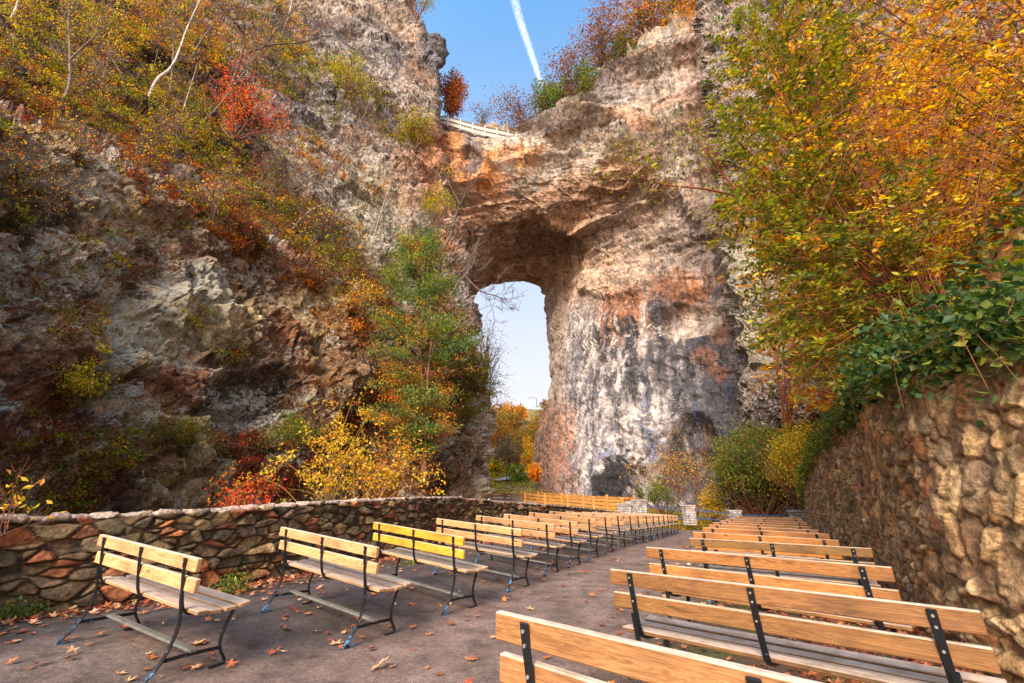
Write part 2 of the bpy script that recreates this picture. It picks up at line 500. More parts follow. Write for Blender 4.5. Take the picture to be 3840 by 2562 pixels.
m = mat_attr('ground_earth', fine=3.0, bs=0.6, bd=0.1)
o = link('ground', mesh_np('ground', V, grid_faces(*GX.shape)[:, ::-1], m, c, True)); tag(o, None, None, kind='structure')

# ------------------------------------------------------------------ asphalt terrace
ty = np.concatenate([np.linspace(-3, 1.4, 10), np.linspace(1.5, 12, 190), np.linspace(12.1, 27.8, 120)])
ts = np.linspace(0, 1, 220)
TY = np.repeat(ty[:, None], len(ts), 1)
ye = np.clip(TY, 2.7, 26)
xe = np.where(TY > 23.2, np.interp(TY, [23.2, 25.7, 27.6], [15.5, 13.45, 11.45]), xr(TY) + 0.25)
XL = xl(ye) + 0.0
XL = np.where(TY < 2.7, XL - (2.7 - TY) * 0.5, XL)
TX = XL + (xe - XL) * ts
Pz = np.stack([TX, TY, 0 * TX], -1)
TZ = G(TX, TY) + 0.012 * fbm(Pz * 0.9, 3, 40) + 0.004 * fbm(Pz * 5, 2, 41)
Vt = np.stack([TX, TY, TZ], -1)
xa = np.interp(TY, AISLE[:, 1], AISLE[:, 0])
nA = fbm(Pz * 0.7, 4, 50); nB = fbm(Pz * 3, 3, 51)
c = np.zeros(Vt.shape); c[:] = (0.175, 0.112, 0.094)
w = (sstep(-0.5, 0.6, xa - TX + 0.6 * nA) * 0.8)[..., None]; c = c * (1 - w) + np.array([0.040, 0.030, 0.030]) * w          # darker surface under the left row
w = (sstep(0.1, 0.45, nA) * 0.45)[..., None]; c = c * (1 - w) + np.array([0.21, 0.145, 0.12]) * w                                  # dusty patches
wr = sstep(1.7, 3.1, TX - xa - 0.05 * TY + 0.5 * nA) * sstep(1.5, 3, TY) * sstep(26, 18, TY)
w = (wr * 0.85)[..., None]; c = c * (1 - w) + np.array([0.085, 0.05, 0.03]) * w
w = (wr * sstep(0.0, 0.4, nB + nA * 0.5) * 0.8)[..., None]; c = c * (1 - w) + np.array([0.09, 0.095, 0.025]) * w                     # moss between the right benches
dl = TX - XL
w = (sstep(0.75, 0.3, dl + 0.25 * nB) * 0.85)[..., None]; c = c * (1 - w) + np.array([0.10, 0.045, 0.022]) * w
m, nt, b, _ = new_mat('asphalt')
g = pos(nt); a = attr(nt)
nf = noise(nt, g.outputs['Position'], 150, 3, 0.75); nm = noise(nt, g.outputs['Position'], 26, 5, 0.7); nl = noise(nt, g.outputs['Position'], 2.6, 6, 0.7)
cc = mix(nt, 1.0, a.outputs['Color'], ramp(nt, nf, [(0.34, 0.4), (0.5, 0.95), (0.66, 2.2)]), 'MULTIPLY')
cc = mix(nt, 1.0, cc, ramp(nt, nm, [(0.3, 0.6), (0.7, 1.45)]), 'MULTIPLY')
cc = mix(nt, 1.0, cc, ramp(nt, nl, [(0.34, 0.5), (0.5, 1.0), (0.66, 1.45)]), 'MULTIPLY')
vo = nd(nt, 'ShaderNodeTexVoronoi', feature='DISTANCE_TO_EDGE'); vo.inputs['Scale'].default_value = 0.42
vv = nd(nt, 'ShaderNodeVectorMath', operation='ADD')
nz = nt.nodes.new('ShaderNodeTexNoise'); nz.inputs['Scale'].default_value = 1.3; nz.inputs['Detail'].default_value = 6; nt.links.new(g.outputs['Position'], nz.inputs['Vector'])
sc3 = nd(nt, 'ShaderNodeVectorMath', operation='SCALE'); sc3.inputs['Scale'].default_value = 0.9; nt.links.new(nz.outputs['Color'], sc3.inputs[0])
nt.links.new(g.outputs['Position'], vv.inputs[0]); nt.links.new(sc3.outputs[0], vv.inputs[1]); nt.links.new(vv.outputs[0], vo.inputs['Vector'])
gt = noise(nt, g.outputs['Position'], 0.5, 2, 0.5)
crk = mix(nt, ramp(nt, gt, [(0.5, 0.0), (0.62, 1.0)]), (1, 1, 1), ramp(nt, vo.outputs['Distance'], [(0.0, 0.55), (0.006, 1.0)]))
cc = mix(nt, 1.0, cc, crk, 'MULTIPLY')
nt.links.new(cc, b.inputs['Base Color']); b.inputs['Roughness'].default_value = 0.8
x = bump(nt, b, nf, 0.6, 0.006); x = bump(nt, b, nm, 0.4, 0.012, x); bump(nt, b, crk, 0.5, 0.01, x)
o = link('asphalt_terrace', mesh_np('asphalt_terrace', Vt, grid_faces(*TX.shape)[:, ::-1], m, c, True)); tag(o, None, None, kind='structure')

# gravel path that climbs under the arch behind the fence
def strip(name, pts, mat, lift=0.05, ncol=7, colr=None):
    pts = np.array(pts, float)
    s = np.linspace(0, len(pts) - 1, 60); k = np.arange(len(pts))
    C = np.stack([np.interp(s, k, pts[:, j]) for j in range(4)], -1)
    T = np.gradient(C[:, :2], axis=0); T /= np.linalg.norm(T, axis=1)[:, None]
    N = np.stack([-T[:, 1], T[:, 0]], -1)
    q = np.linspace(-0.5, 0.5, ncol)
    X = C[:, None, 0] + N[:, None, 0] * q * C[:, None, 3]; Yy = C[:, None, 1] + N[:, None, 1] * q * C[:, None, 3]
    Z = C[:, None, 2] + 0 * X + lift - 0.15 * (np.abs(q) > 0.45)
    return link(name, mesh_np(name, np.stack([X, Yy, Z], -1), grid_faces(*X.shape), mat, None, True))


GRAV = mat_simple('pale_gravel', (0.34, 0.27, 0.24), (0.62, 0.54, 0.50), 5, 0.9, 0.5, 0.03)
def onray(u, v, Y): return list(W(u, v, Y))
pp = [onray(2330, 1935, 28), onray(2150, 1912, 33), onray(2010, 1896, 38), onray(1930, 1880, 44), onray(1880, 1872, 50), onray(1900, 1850, 60)]
wd = [3.2, 3.2, 3.4, 4.5, 5, 3]
o = strip('path', [p + [w_] for p, w_ in zip(pp, wd)], GRAV, 0.0); tag(o, None, None, kind='structure')
pp = [onray(1840, 1800, 96), onray(1890, 1795, 99), onray(1925, 1786, 105), onray(1950, 1776, 116), onray(1945, 1770, 126)]
o = strip('path', [p + [3.5] for p in pp], GRAV, 0.0); tag(o, None, None, kind='structure')


# ------------------------------------------------------------------ rubble walls
def rubble_wall(name, plan, ground, label, side, thick=0.45, px=1.6, stone=(0.34, 0.17), relief=0.05, rows=90, toprows=16, seed=3, pal=None, topcol=None, moss=0.25, tiltamt=0.5, lean=0.0, vert=0.0, sink=0.12, mort_w=0.22, rough=1.0, mortc=(0.085, 0.06, 0.038)):
    """plan: list of (x, y, ztop) along the front top edge; stones come from cells of the wall's own volume"""
    plan = np.array(plan, float)
    seg = np.concatenate([[0], np.cumsum(np.hypot(np.diff(plan[:, 0]), np.diff(plan[:, 1])))])
    # step length grows with distance from the terrace centre, so cells stay fine where one stands close
    s = [0.0]
    while s[-1] < seg[-1]:
        x = np.interp(s[-1], seg, plan[:, 0]); y = np.interp(s[-1], seg, plan[:, 1])
        s.append(s[-1] + px * max(2.2, math.hypot(x, y)) / 427.0)
    s = np.array(s)
    k = np.exp(-0.5 * (np.arange(-12, 13) / 5.0) ** 2); k /= k.sum()
    def sm(a): return np.convolve(np.pad(a, 12, mode='reflect', reflect_type='odd'), k, 'valid')
    X = sm(np.interp(s, seg, plan[:, 0])); Yy = sm(np.interp(s, seg, plan[:, 1])); ZT = sm(np.interp(s, seg, plan[:, 2]))
    T = np.stack([np.gradient(X), np.gradient(Yy)], -1); T /= np.linalg.norm(T, axis=1)[:, None]
    N = np.stack([T[:, 1], -T[:, 0]], -1) * side                          # outward, towards the terrace
    ZB = ground(X, Yy) - sink
    t = np.linspace(0, 1, rows)
    tt = np.linspace(0, 1, toprows + 1)[1:]
    tb = np.array([0.3, 1.0])
    out = []
    for a in t: out.append((X + N[:, 0] * (1 - a) * lean, Yy + N[:, 1] * (1 - a) * lean, ZB + (ZT - ZB) * a, 0.0))
    for a in tt: out.append((X - N[:, 0] * thick * a, Yy - N[:, 1] * thick * a, ZT, 1.0))
    for a in tb: out.append((X - N[:, 0] * thick, Yy - N[:, 1] * thick, ZT - (ZT - ZB + 1.2) * a, 0.5))
    P = np.stack([np.stack([o[0], o[1], o[2]], -1) for o in out])
    top = np.array([o[3] for o in out])[:, None] * np.ones(len(s))
    NN = np.zeros(P.shape); NN[..., 0] = N[:, 0]; NN[..., 1] = N[:, 1]
    NN[top == 1.0] = (0, 0, 1); 
    NN[top == 0.5] *= -1
    for r in (rows - 2, rows - 1, rows, rows + 1):
        w_ = [0.25, 0.6, 0.8, 0.95][r - rows + 2]
        NN[r] = NN[r] * 0 + np.stack([N[:, 0] * (1 - w_), N[:, 1] * (1 - w_), w_ + 0 * X], -1)
    NN /= np.linalg.norm(NN, axis=-1)[..., None]
    S = np.broadcast_to(s, P.shape[:2])
    H = P[..., 2] - ZB
    D_ = (P[..., 0] - X) * N[:, 0] + (P[..., 1] - Yy) * N[:, 1]
    Q = np.stack([S, H, D_], -1)
    Q = Q + 0.06 * np.stack([fbm(Q * 2.1, 3, 60), fbm(Q * 2.1, 3, 61) * 1.3, 0 * S], -1)
    if vert:     # patches where stones stand on edge
        wv = sstep(-0.25, 0.0, fbm(Q * 0.7, 2, 77))
    q1 = np.stack([Q[..., 0] / stone[0], Q[..., 1] / stone[1] + 0.25 * np.sin(Q[..., 0] * 0.9), Q[..., 2] / 0.4], -1)
    F1, F2, D, R = worley(q1, seed)
    if vert:
        q2 = np.stack([(Q[..., 0] + Q[..., 1] * 0.35) / stone[1] * 0.8, (Q[..., 1] - Q[..., 0] * 0.2) / stone[0] * 0.9, Q[..., 2] / 0.4], -1)
        F1b, F2b, Db, Rb = worley(q2, seed + 31)
        m_ = wv > 0.5
        F1 = np.where(m_, F1b, F1); F2 = np.where(m_, F2b, F2); D = np.where(m_[..., None], Db, D); R = np.where(m_[..., None], Rb, R)
    e = F2 - F1
    body = sstep(0.0, mort_w, e)
    fine = fbm(P * 14, 4, seed + 5)
    mid = ridged(P * (np.array([5, 5, 6.0]) if vert else np.array([4, 4, 9.0])), 2 if vert else 3, seed + 6)
    h = body * (0.55 + 0.9 * (R[..., 0] - 0.35)) + body * tiltamt * (D[..., 0] * (R[..., 1] - 0.5) + D[..., 1] * (R[..., 2] - 0.62)) * 1.6 + 0.16 * rough * mid * body + 0.16 * fine + (rough - 1) * 0.5 * fbm(P * np.array([7, 7, 7.0]), 2, seed + 15)
    d = relief * (h - 0.35)
    if vert:
        for _ in range(2):
            q_ = np.pad(d, 1, mode='edge'); d = (q_[:-2, 1:-1] + q_[2:, 1:-1] + q_[1:-1, :-2] + q_[1:-1, 2:] + 2 * q_[1:-1, 1:-1]) / 6
    d = np.where(top == 1.0, d * 0.45, d)
    P2 = P + NN * d[..., None]
    pal = np.array(pal if pal is not None else [(0.20, 0.13, 0.08)])
    idx = (R[..., 3] * len(pal)).astype(int) % len(pal)
    c = pal[idx] * (0.75 + 0.5 * R[..., 1][..., None])
    c = c * (1 + 0.28 * mid + 0.25 * fine)[..., None]
    mort = np.array(mortc) * (1 + 0.3 * fine[..., None])
    c = c * body[..., None] + mort * (1 - body[..., None])
    wm = (sstep(0.12, 0.5, fbm(P * 1.6, 4, seed + 9)) * moss * sstep(-0.4, 0.3, fine))[..., None]
    c = c * (1 - wm) + np.array([0.16, 0.14, 0.02]) * wm
    if topcol is not None:
        wt = np.where(top == 1.0, 0.85, 0)[..., None]
        wt[rows - 2] = 0.5; wt[rows - 1] = 0.8
        c = c * (1 - wt) + (np.array(topcol) * (1 + 0.45 * fine[..., None] + 0.2 * (R[..., 2][..., None] - 0.5))) * wt  # top face paler: light from above put into the stone colour
    if not vert: c = c * 0.84 * (1 + 0.45 * fbm(P * np.array([6, 6, 14.0]), 3, seed + 23)[..., None])
    if vert: c = c * 0.86 * (1 + 0.5 * fbm(P * np.array([9, 9, 3.0]), 3, seed + 22)[..., None])
    c = np.clip(c, 0.004, 0.9)
    fcs = grid_faces(P.shape[0], P.shape[1])
    if side < 0: fcs = fcs[:, ::-1]
    me = mesh_np(name, P2, fcs, STONE, c, True)
    o = link(name, me); tag(o, label, 'wall')
    return o, (X, Yy, ZT, N)


LPAL = [(0.13, 0.075, 0.04), (0.20, 0.12, 0.06), (0.24, 0.155, 0.085), (0.09, 0.06, 0.04), (0.16, 0.11, 0.055), (0.36, 0.12, 0.045), (0.28, 0.19, 0.10), (0.12, 0.09, 0.05), (0.21, 0.13, 0.075), (0.38, 0.24, 0.11), (0.30, 0.11, 0.05)]
o, LWinfo = rubble_wall('stone_wall', LWP, lambda x, y: G(x, y), 'low curving rubble stone wall with pale flat top along the left side of the terrace', 1, 0.55, px=1.5, stone=(0.27, 0.125), relief=0.07, rows=100, pal=LPAL, topcol=(0.58, 0.42, 0.35), moss=0.2, seed=3, mortc=(0.085, 0.058, 0.034), mort_w=0.14, rough=1.5, tiltamt=0.85)
RPAL = [(0.30, 0.17, 0.075), (0.38, 0.22, 0.10), (0.46, 0.28, 0.13), (0.22, 0.12, 0.06), (0.36, 0.23, 0.12), (0.42, 0.18, 0.07), (0.52, 0.35, 0.18), (0.26, 0.17, 0.10), (0.40, 0.24, 0.12)]
o, RWinfo = rubble_wall('stone_wall', RWP, lambda x, y: G(x, y), 'tall rough retaining wall of jutting brown stones with ivy hanging over its top on the right', -1, 0.6, px=1.5, stone=(0.22, 0.10), mortc=(0.15, 0.088, 0.042), relief=0.055, rows=230, toprows=8, pal=RPAL, moss=0.6, seed=8, tiltamt=1.15, lean=0.12, vert=1, mort_w=0.09, rough=1.7)

# ------------------------------------------------------------------ cliffs
def resample(col, n):
    col = np.array(col, float)
    k = np.linspace(0, len(col) - 1, n); i = np.arange(len(col))
    return np.stack([np.interp(k, i, col[:, j]) for j in range(col.shape[1])], -1)


def catmull(A, n):
    """A (m, ...) control values -> n samples along axis 0"""
    m = len(A); t = np.linspace(0, m - 1, n); i = np.minimum(t.astype(int), m - 2); f = (t - i)
    f = f.reshape((-1,) + (1,) * (A.ndim - 1))
    P0 = A[np.maximum(i - 1, 0)]; P1 = A[i]; P2 = A[i + 1]; P3 = A[np.minimum(i + 2, m - 1)]
    return P1 + 0.5 * f * (P2 - P0 + f * (2 * P0 - 5 * P1 + 4 * P2 - P3 + f * (3 * (P1 - P2) + P3 - P0)))


def chunks(P, layers, seed):
    d = 0
    edge = np.ones(P.shape[:-1])
    tone = 0
    for k, (s, amp, tilt, flat) in enumerate(layers):
        bed = P.copy()
        bed[..., 2] = bed[..., 2] + 0.22 * P[..., 0] + 0.35 * s * fbm(P / (s * 3.0), 2, seed + 90 + k)
        Q = bed / s * np.array([1, 1, flat])
        Q = Q + 0.35 * np.stack([vnoise(Q * 1.1, seed + 50 + k), vnoise(Q * 1.1, seed + 60 + k), 0.5 * vnoise(Q * 1.1, seed + 70 + k)], -1)
        F1, F2, D, R = worley(Q, seed + k * 7)
        v = (R[..., 0] - 0.5) * 1.3 + tilt * ((R[..., 1] - 0.5) * D[..., 0] + (R[..., 2] - 0.5) * D[..., 1] + (R[..., 3] - 0.3) * D[..., 2])
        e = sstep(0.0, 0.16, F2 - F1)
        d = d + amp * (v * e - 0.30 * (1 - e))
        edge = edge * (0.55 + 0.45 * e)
        tone = tone + (R[..., 3] - 0.5) * 0.5
    return d, edge, tone


def rock_patch(name, cols, nr, step=5.0, layers=(), big=(7.0, 1.2), seed=1, bumps=(), strata=(), mask_from=None, zbase=None, colour=None, mat=None, flip=None, smoothcol=True, fine_amp=0.12, label=None):
    C = np.stack([resample(c, nr) for c in cols], 1)                        # rows, cols, (px, py, Y)
    WP = W(C[..., 0], C[..., 1], C[..., 2])
    if zbase is not None:
        r, z = zbase
        WP[r, :, 2] = z
    u = np.hypot(*(np.diff(C[..., 0], axis=1), np.diff(C[..., 1], axis=1))).mean(0)
    v = np.hypot(*(np.diff(C[..., 0], axis=0), np.diff(C[..., 1], axis=0))).mean(1)
    NC = int(np.clip(u.sum() / step, 40, 700)); NR = int(np.clip(v.sum() / step, 40, 560))
    # even spacing in arc length of the control net
    def even(A, L, n):
        m = len(L) + 1
        B = catmull(A, (m - 1) * 24 + 1)
        cum = np.concatenate([[0], np.cumsum(np.repeat(L, 24) / 24)])
        tq = np.linspace(0, cum[-1], n); ix = np.interp(tq, cum, np.arange(len(cum)))
        i0 = np.minimum(ix.astype(int), len(cum) - 2); f = (ix - i0).reshape((-1,) + (1,) * (A.ndim - 1))
        return B[i0] * (1 - f) + B[i0 + 1] * f
    G1 = even(WP, np.maximum(v, 8), NR)
    G2 = even(np.swapaxes(G1, 0, 1), np.maximum(u, 8), NC); B = np.swapaxes(G2, 0, 1)
    I1 = even(np.broadcast_to(np.arange(nr, dtype=float)[:, None, None], WP.shape[:2] + (1,)).copy(), np.maximum(v, 8), NR)
    J1 = even(np.broadcast_to(np.arange(len(cols), dtype=float)[:, None, None], (len(cols), nr, 1)).copy(), np.maximum(u, 8), NC)
    ri = I1[:, 0, 0]; cj = J1[:, 0, 0]
    du = np.gradient(B, axis=1); dv = np.gradient(B, axis=0)
    N = np.cross(du, dv); N /= (np.linalg.norm(N, axis=-1)[..., None] + 1e-9)
    if flip: N = -N
    px, py = proj(B)
    # broad relief
    d = big[1] * ridged(B / big[0], 2, seed) + 0.3 * big[1] * fbm(B / (big[0] * 0.35), 2, seed + 3)
    dc, edge, tone = chunks(B, layers, seed)
    d = d + dc + fine_amp * fbm(B * 1.7, 5, seed + 8) + fine_amp * 0.7 * np.abs(fbm(B * np.array([3.2, 3.2, 2.0]), 3, seed + 18))
    for (ub, vb, per, am) in strata:
        zz = (B[..., 2] + 0.10 * B[..., 0] + 0.9 * fbm(B * 0.12, 3, seed + 31)) / per
        fr = zz - np.floor(zz); lev = np.floor(zz)
        on = _h(lev.astype(np.int64), (B[..., 0] * 0.12 + 0.7 * lev).astype(np.int64), lev.astype(np.int64) * 0, seed)
        ledge = sstep(0.0, 0.10, fr) * sstep(1.0, 0.35, fr) + 0.25
        msk = sstep(-0.25, 0.2, fbm(B * np.array([0.1, 0.1, 0.22]), 3, seed + 33)) * sstep(vb + 60, vb - 60, py) * sstep(ub - 120, ub + 60, px)
        d = d + am * msk * (1.2 - ledge) * -1 * (0.4 + on)
    for (bx, by, ru, rv, am) in bumps:
        q = ((px - bx) / ru) ** 2 + ((py - by) / rv) ** 2
        d = d + am * sstep(1.25, 0.55, q + 0.25 * fbm(B * 0.5, 3, seed + 4))
    P = B + N * d[..., None]
    cinfo = dict(B=B, P=P, N=N, px=px, py=py, ri=ri, cj=cj, edge=edge, tone=tone, d=d)
    c, l = colour(cinfo)
    c = np.clip(c, 0.006, 0.85)
    mk = None
    if mask_from is not None:
        cK, rJ = mask_from
        rr = 0.5 * (ri[1:] + ri[:-1])[:, None]; cc_ = 0.5 * (cj[1:] + cj[:-1])[None]
        mk = ~((rr > rJ) & (cc_ < cK))
    f = grid_faces(NR, NC, mk)
    if flip: f = f[:, ::-1]
    me = mesh_np(name, P, f, mat or ROCK, c, False, {'lich': l})
    o = link(name, me); tag(o, None, None, kind='structure')
    return o, cinfo


def lay(c, w, col):
    w = np.clip(w, 0, 1)[..., None]
    return c * (1 - w) + np.array(col) * w


def blob(ci, x, y, rx, ry, ang=0.0, soft=0.5, nz=0.35, sc_=0.25, s=0):
    a = math.radians(ang); dx = ci['px'] - x; dy = ci['py'] - y
    u = (dx * math.cos(a) + dy * math.sin(a)) / rx; v = (-dx * math.sin(a) + dy * math.cos(a)) / ry
    q = np.sqrt(u * u + v * v) + nz * fbm(ci['B'] * sc_ * 3, 4, 200 + s)
    return sstep(1 + soft * 0.5, 1 - soft * 0.5, q)


# ---- near left cliff --------------------------------------------------------
def Lcol(pb, rows): return [(pb, 2600, rows[0][2])] + rows
colsA = [
    [(-900, 2500, 4.0), (-900, 1700, 4.2), (-880, 1100, 4.8), (-860, 500, 5.6), (-850, 60, 6.2), (-850, 0, 11)],
    [(-450, 2400, 7.0), (-450, 1650, 7.3), (-440, 1150, 8.2), (-430, 700, 9.0), (-420, 250, 9.8), (-420, 235, 14)],
    [(0, 2300, 10.3), (0, 1650, 10.8), (0, 1250, 11.4), (0, 850, 12.2), (0, 470, 12.8), (0, 460, 17)],
    [(300, 2250, 12.8), (300, 1640, 13.3), (300, 1280, 13.8), (300, 920, 14.8), (300, 580, 15.6), (300, 570, 20)],
    [(600, 2200, 15.8), (600, 1650, 16.3), (600, 1320, 17.0), (600, 990, 18.0), (600, 690, 18.9), (600, 680, 24)],
    [(900, 2150, 19.5), (900, 1690, 20.0), (900, 1400, 21.0), (900, 1100, 22.0), (900, 850, 22.9), (900, 840, 28)],
    [(1150, 2100, 23.0), (1150, 1700, 23.6), (1150, 1450, 24.4), (1150, 1200, 25.6), (1150, 990, 26.5), (1150, 980, 32)],
    [(1400, 2060, 26.5), (1400, 1700, 27.2), (1400, 1480, 28.0), (1400, 1290, 29.2), (1400, 1110, 30.4), (1400, 1100, 36)],
    [(1610, 2040, 29.5), (1610, 1700, 30.2), (1610, 1500, 31.0), (1610, 1330, 32.0), (1610, 1180, 33.2), (1610, 1170, 38)],
    [(1750, 2020, 32.0), (1750, 1700, 32.6), (1760, 1540, 33.2), (1740, 1400, 34.0), (1700, 1240, 35.0), (1690, 1225, 39)],
    [(1822, 2010, 35.0), (1822, 1700, 35.6), (1828, 1560, 36.2), (1798, 1420, 36.4), (1738, 1270, 37.2), (1720, 1250, 40)],
    [(1815, 2000, 39.0), (1812, 1700, 39.6), (1815, 1560, 40.2), (1780, 1420, 40.4), (1725, 1275, 40.6), (1710, 1260, 42)],
    [(1700, 2000, 46.0), (1690, 1700, 47), (1690, 1560, 47), (1660, 1420, 46), (1640, 1290, 45), (1640, 1280, 45)],
]


def colourA(ci):
    B = ci['B']; n = fbm(B * 0.5, 4, 70); n2 = fbm(B * 1.6, 4, 71); n3 = fbm(B * 0.22, 3, 72)
    c = np.zeros(B.shape); c[:] = (0.32, 0.215, 0.145)
    c = c * (1 + 0.9 * ci['tone'][..., None])
    c = lay(c, sstep(0.05, 0.45, n), (0.10, 0.068, 0.055))
    c = lay(c, sstep(0.0, 0.4, -n) * 0.8, (0.48, 0.37, 0.24))
    c = lay(c, sstep(0.1, 0.4, n2) * 0.7, (0.52, 0.42, 0.32))
    c = lay(c, sstep(0.0, 0.3, n3) * 0.75, (0.19, 0.062, 0.028))
    for (x, y, rx, ry, w_) in ((640, 1180, 240, 170, .35), (780, 1200, 200, 130, .35), (480, 1260, 220, 130, .4), (640, 1700, 230, 170, .6), (450, 1120, 120, 100, .6), (1250, 1250, 120, 260, .4)):
        c = lay(c, blob(ci, x, y, rx, ry, s=1, nz=0.7) * w_, (0.52, 0.45, 0.28))
    for (x, y, rx, ry, w_) in ((300, 1720, 320, 170, .7), (100, 1250, 240, 260, .35), (1150, 1650, 260, 130, .75), (1380, 1400, 170, 260, .55), (1500, 1700, 250, 200, .45), (1000, 1000, 500, 110, .4), (330, 1040, 300, 90, .5)):
        c = lay(c, blob(ci, x, y, rx, ry, s=2, nz=0.6) * w_, (0.13, 0.04, 0.018))
    for (x, y, rx, ry, w_) in ((960, 1480, 190, 110, .75), (900, 1560, 130, 70, .7), (650, 720, 160, 60, .3), (1620, 1500, 120, 380, .4), (700, 1080, 90, 70, .7)):
        c = lay(c, blob(ci, x, y, rx, ry, s=3) * w_, (0.07, 0.062, 0.065))
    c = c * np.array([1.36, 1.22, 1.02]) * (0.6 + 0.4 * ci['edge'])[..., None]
    l = 0.02 + 0.12 * sstep(-0.3, 0.3, fbm(B * 0.35, 3, 75)) - 0.12 * sstep(0.15, 0.45, n) - 0.10 * sstep(1.0, -0.2, np.abs(n3 - 0.45) * 3)
    return c, l


bumpsA = [(960, 1470, 200, 90, -1.1), (860, 1560, 150, 60, -0.7), (720, 1150, 200, 170, 0.3), (1380, 1720, 150, 260, -1.2), (1330, 1330, 140, 230, 0.8), (140, 1330, 160, 200, 0.7), (330, 1480, 120, 120, -0.9), (620, 1690, 150, 130, 0.7), (560, 1060, 110, 80, -0.7), (1650, 1600, 90, 220, 0.6)]
LA = [(2.0, 0.60, 1.2, 0.75), (0.85, 0.36, 1.2, 0.9), (0.38, 0.18, 1.1, 1.0)]
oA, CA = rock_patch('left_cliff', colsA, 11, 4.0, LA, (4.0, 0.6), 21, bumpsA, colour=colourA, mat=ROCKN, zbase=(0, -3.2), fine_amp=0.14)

# ---- slope and upper left cliff -------------------------------------------
colsB = [
    [(-800, 300, 9), (-800, 0, 12), (-820, -300, 15), (-850, -700, 19), (-900, -1300, 23)],
    [(-350, 420, 11.5), (-350, 180, 14.5), (-350, -80, 18), (-350, -400, 23), (-350, -900, 28)],
    [(0, 540, 14.5), (0, 280, 17), (0, 40, 21), (0, -200, 26), (0, -560, 32)],
    [(300, 660, 17.5), (300, 400, 21), (300, 170, 25.5), (300, -100, 31), (300, -450, 37)],
    [(600, 780, 21), (600, 500, 26), (600, 250, 32), (600, 0, 38), (600, -400, 44)],
    [(900, 930, 25), (900, 620, 32), (900, 350, 39), (900, 80, 45), (900, -350, 51)],
    [(1150, 1080, 29), (1150, 750, 37.5), (1130, 450, 45), (1130, 130, 51), (1120, -300, 55)],
    [(1350, 1200, 33), (1350, 880, 43), (1340, 560, 50), (1330, 220, 54), (1300, -280, 57)],
    [(1500, 1260, 38), (1500, 980, 47), (1500, 700, 53), (1490, 330, 55.5), (1400, -250, 59)],
    [(1620, 1270, 46), (1620, 980, 53), (1600, 700, 55.5), (1590, 480, 56), (1600, 300, 56.5), (1600, 160, 57), (1510, 20, 58), (1430, -250, 60)],
    [(1765, 1260, 57), (1745, 960, 58.5), (1672, 700, 57.5), (1634, 470, 57.5), (1640, 330, 58), (1650, 190, 59), (1550, 60, 60), (1450, -250, 62)],
    [(1740, 1260, 66), (1720, 960, 66), (1655, 700, 66), (1618, 470, 66), (1620, 330, 66), (1625, 200, 66), (1530, 70, 67), (1430, -250, 70)],
    [(1500, 1250, 80), (1500, 960, 80), (1450, 700, 80), (1450, 470, 80), (1450, 330, 80), (1450, 220, 80), (1400, 100, 80), (1300, -250, 84)],
]


def colourB(ci):
    B = ci['B']; n = fbm(B * 0.28, 4, 80); n2 = fbm(B * 0.9, 4, 81)
    st = fbm(B * np.array([0.9, 0.9, 0.12]), 4, 83)
    c = np.zeros(B.shape); c[:] = (0.40, 0.29, 0.23)
    c = c * (1 + 0.7 * ci['tone'][..., None])
    c = lay(c, sstep(0.0, 0.4, n) * 0.8, (0.20, 0.18, 0.20))
    c = lay(c, sstep(0.0, 0.4, n2) * 0.6, (0.58, 0.42, 0.33))
    c = lay(c, sstep(0.15, 0.5, st) * 0.5, (0.10, 0.09, 0.10))
    c = lay(c, sstep(0.1, 0.5, -n2) * 0.4, (0.42, 0.22, 0.14))
    dg = fbm(np.stack([B[..., 0] * 0.12, B[..., 1] * 0.12, B[..., 2] * 0.8 + B[..., 0] * 0.5], -1), 4, 87)
    c = lay(c, sstep(0.05, 0.02, np.abs(dg + 0.05)) * 0.7, (0.08, 0.065, 0.07)); c = lay(c, sstep(0.1, 0.35, dg) * 0.45, (0.50, 0.44, 0.42))
    for (x, y, rx, ry, w_) in ((1430, 900, 160, 260, .7), (1150, 700, 260, 160, .4)):
        c = lay(c, blob(ci, x, y, rx, ry, s=5) * w_, (0.55, 0.47, 0.33))
    for (x, y, rx, ry, w_) in ((1350, 200, 200, 110, .6), (1200, 420, 180, 80, .5), (1640, 160, 60, 110, .8), (1560, 420, 100, 120, .3)):
        c = lay(c, blob(ci, x, y, rx, ry, s=6) * w_, (0.13, 0.14, 0.18))
    for (x, y, rx, ry, w_) in ((1560, 300, 50, 70, .25), (1500, 130, 60, 40, .2), (1640, 640, 70, 160, .7), (1690, 830, 60, 120, .5), (1540, 640, 70, 200, .3)):
        c = lay(c, blob(ci, x, y, rx, ry, s=7) * w_, (0.62, 0.25, 0.11))
    # leaf-covered earth on the vegetated slope
    lin = np.interp(ci['px'], [-400, 0, 500, 900, 1100, 1300, 1450, 1600], [400, 450, 620, 830, 930, 1060, 1150, 1200])
    up = np.interp(ci['px'], [-400, 0, 500, 800, 1000, 1150, 1300, 1450, 1560], [-900, -600, -300, 100, 520, 760, 960, 1100, 1180])
    w_ = sstep(60, -60, ci['py'] - lin) * sstep(-60, 60, ci['py'] - up) * sstep(-0.35, 0.15, fbm(B * 0.4, 3, 88) + 0.35)
    c = lay(c, w_ * 0.9, (0.10, 0.05, 0.02))
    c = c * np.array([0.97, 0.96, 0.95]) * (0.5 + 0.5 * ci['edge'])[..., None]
    l = 0.0 + 0.08 * sstep(-0.2, 0.4, fbm(B * 0.3, 3, 85)) - 0.3 * w_
    return c, l


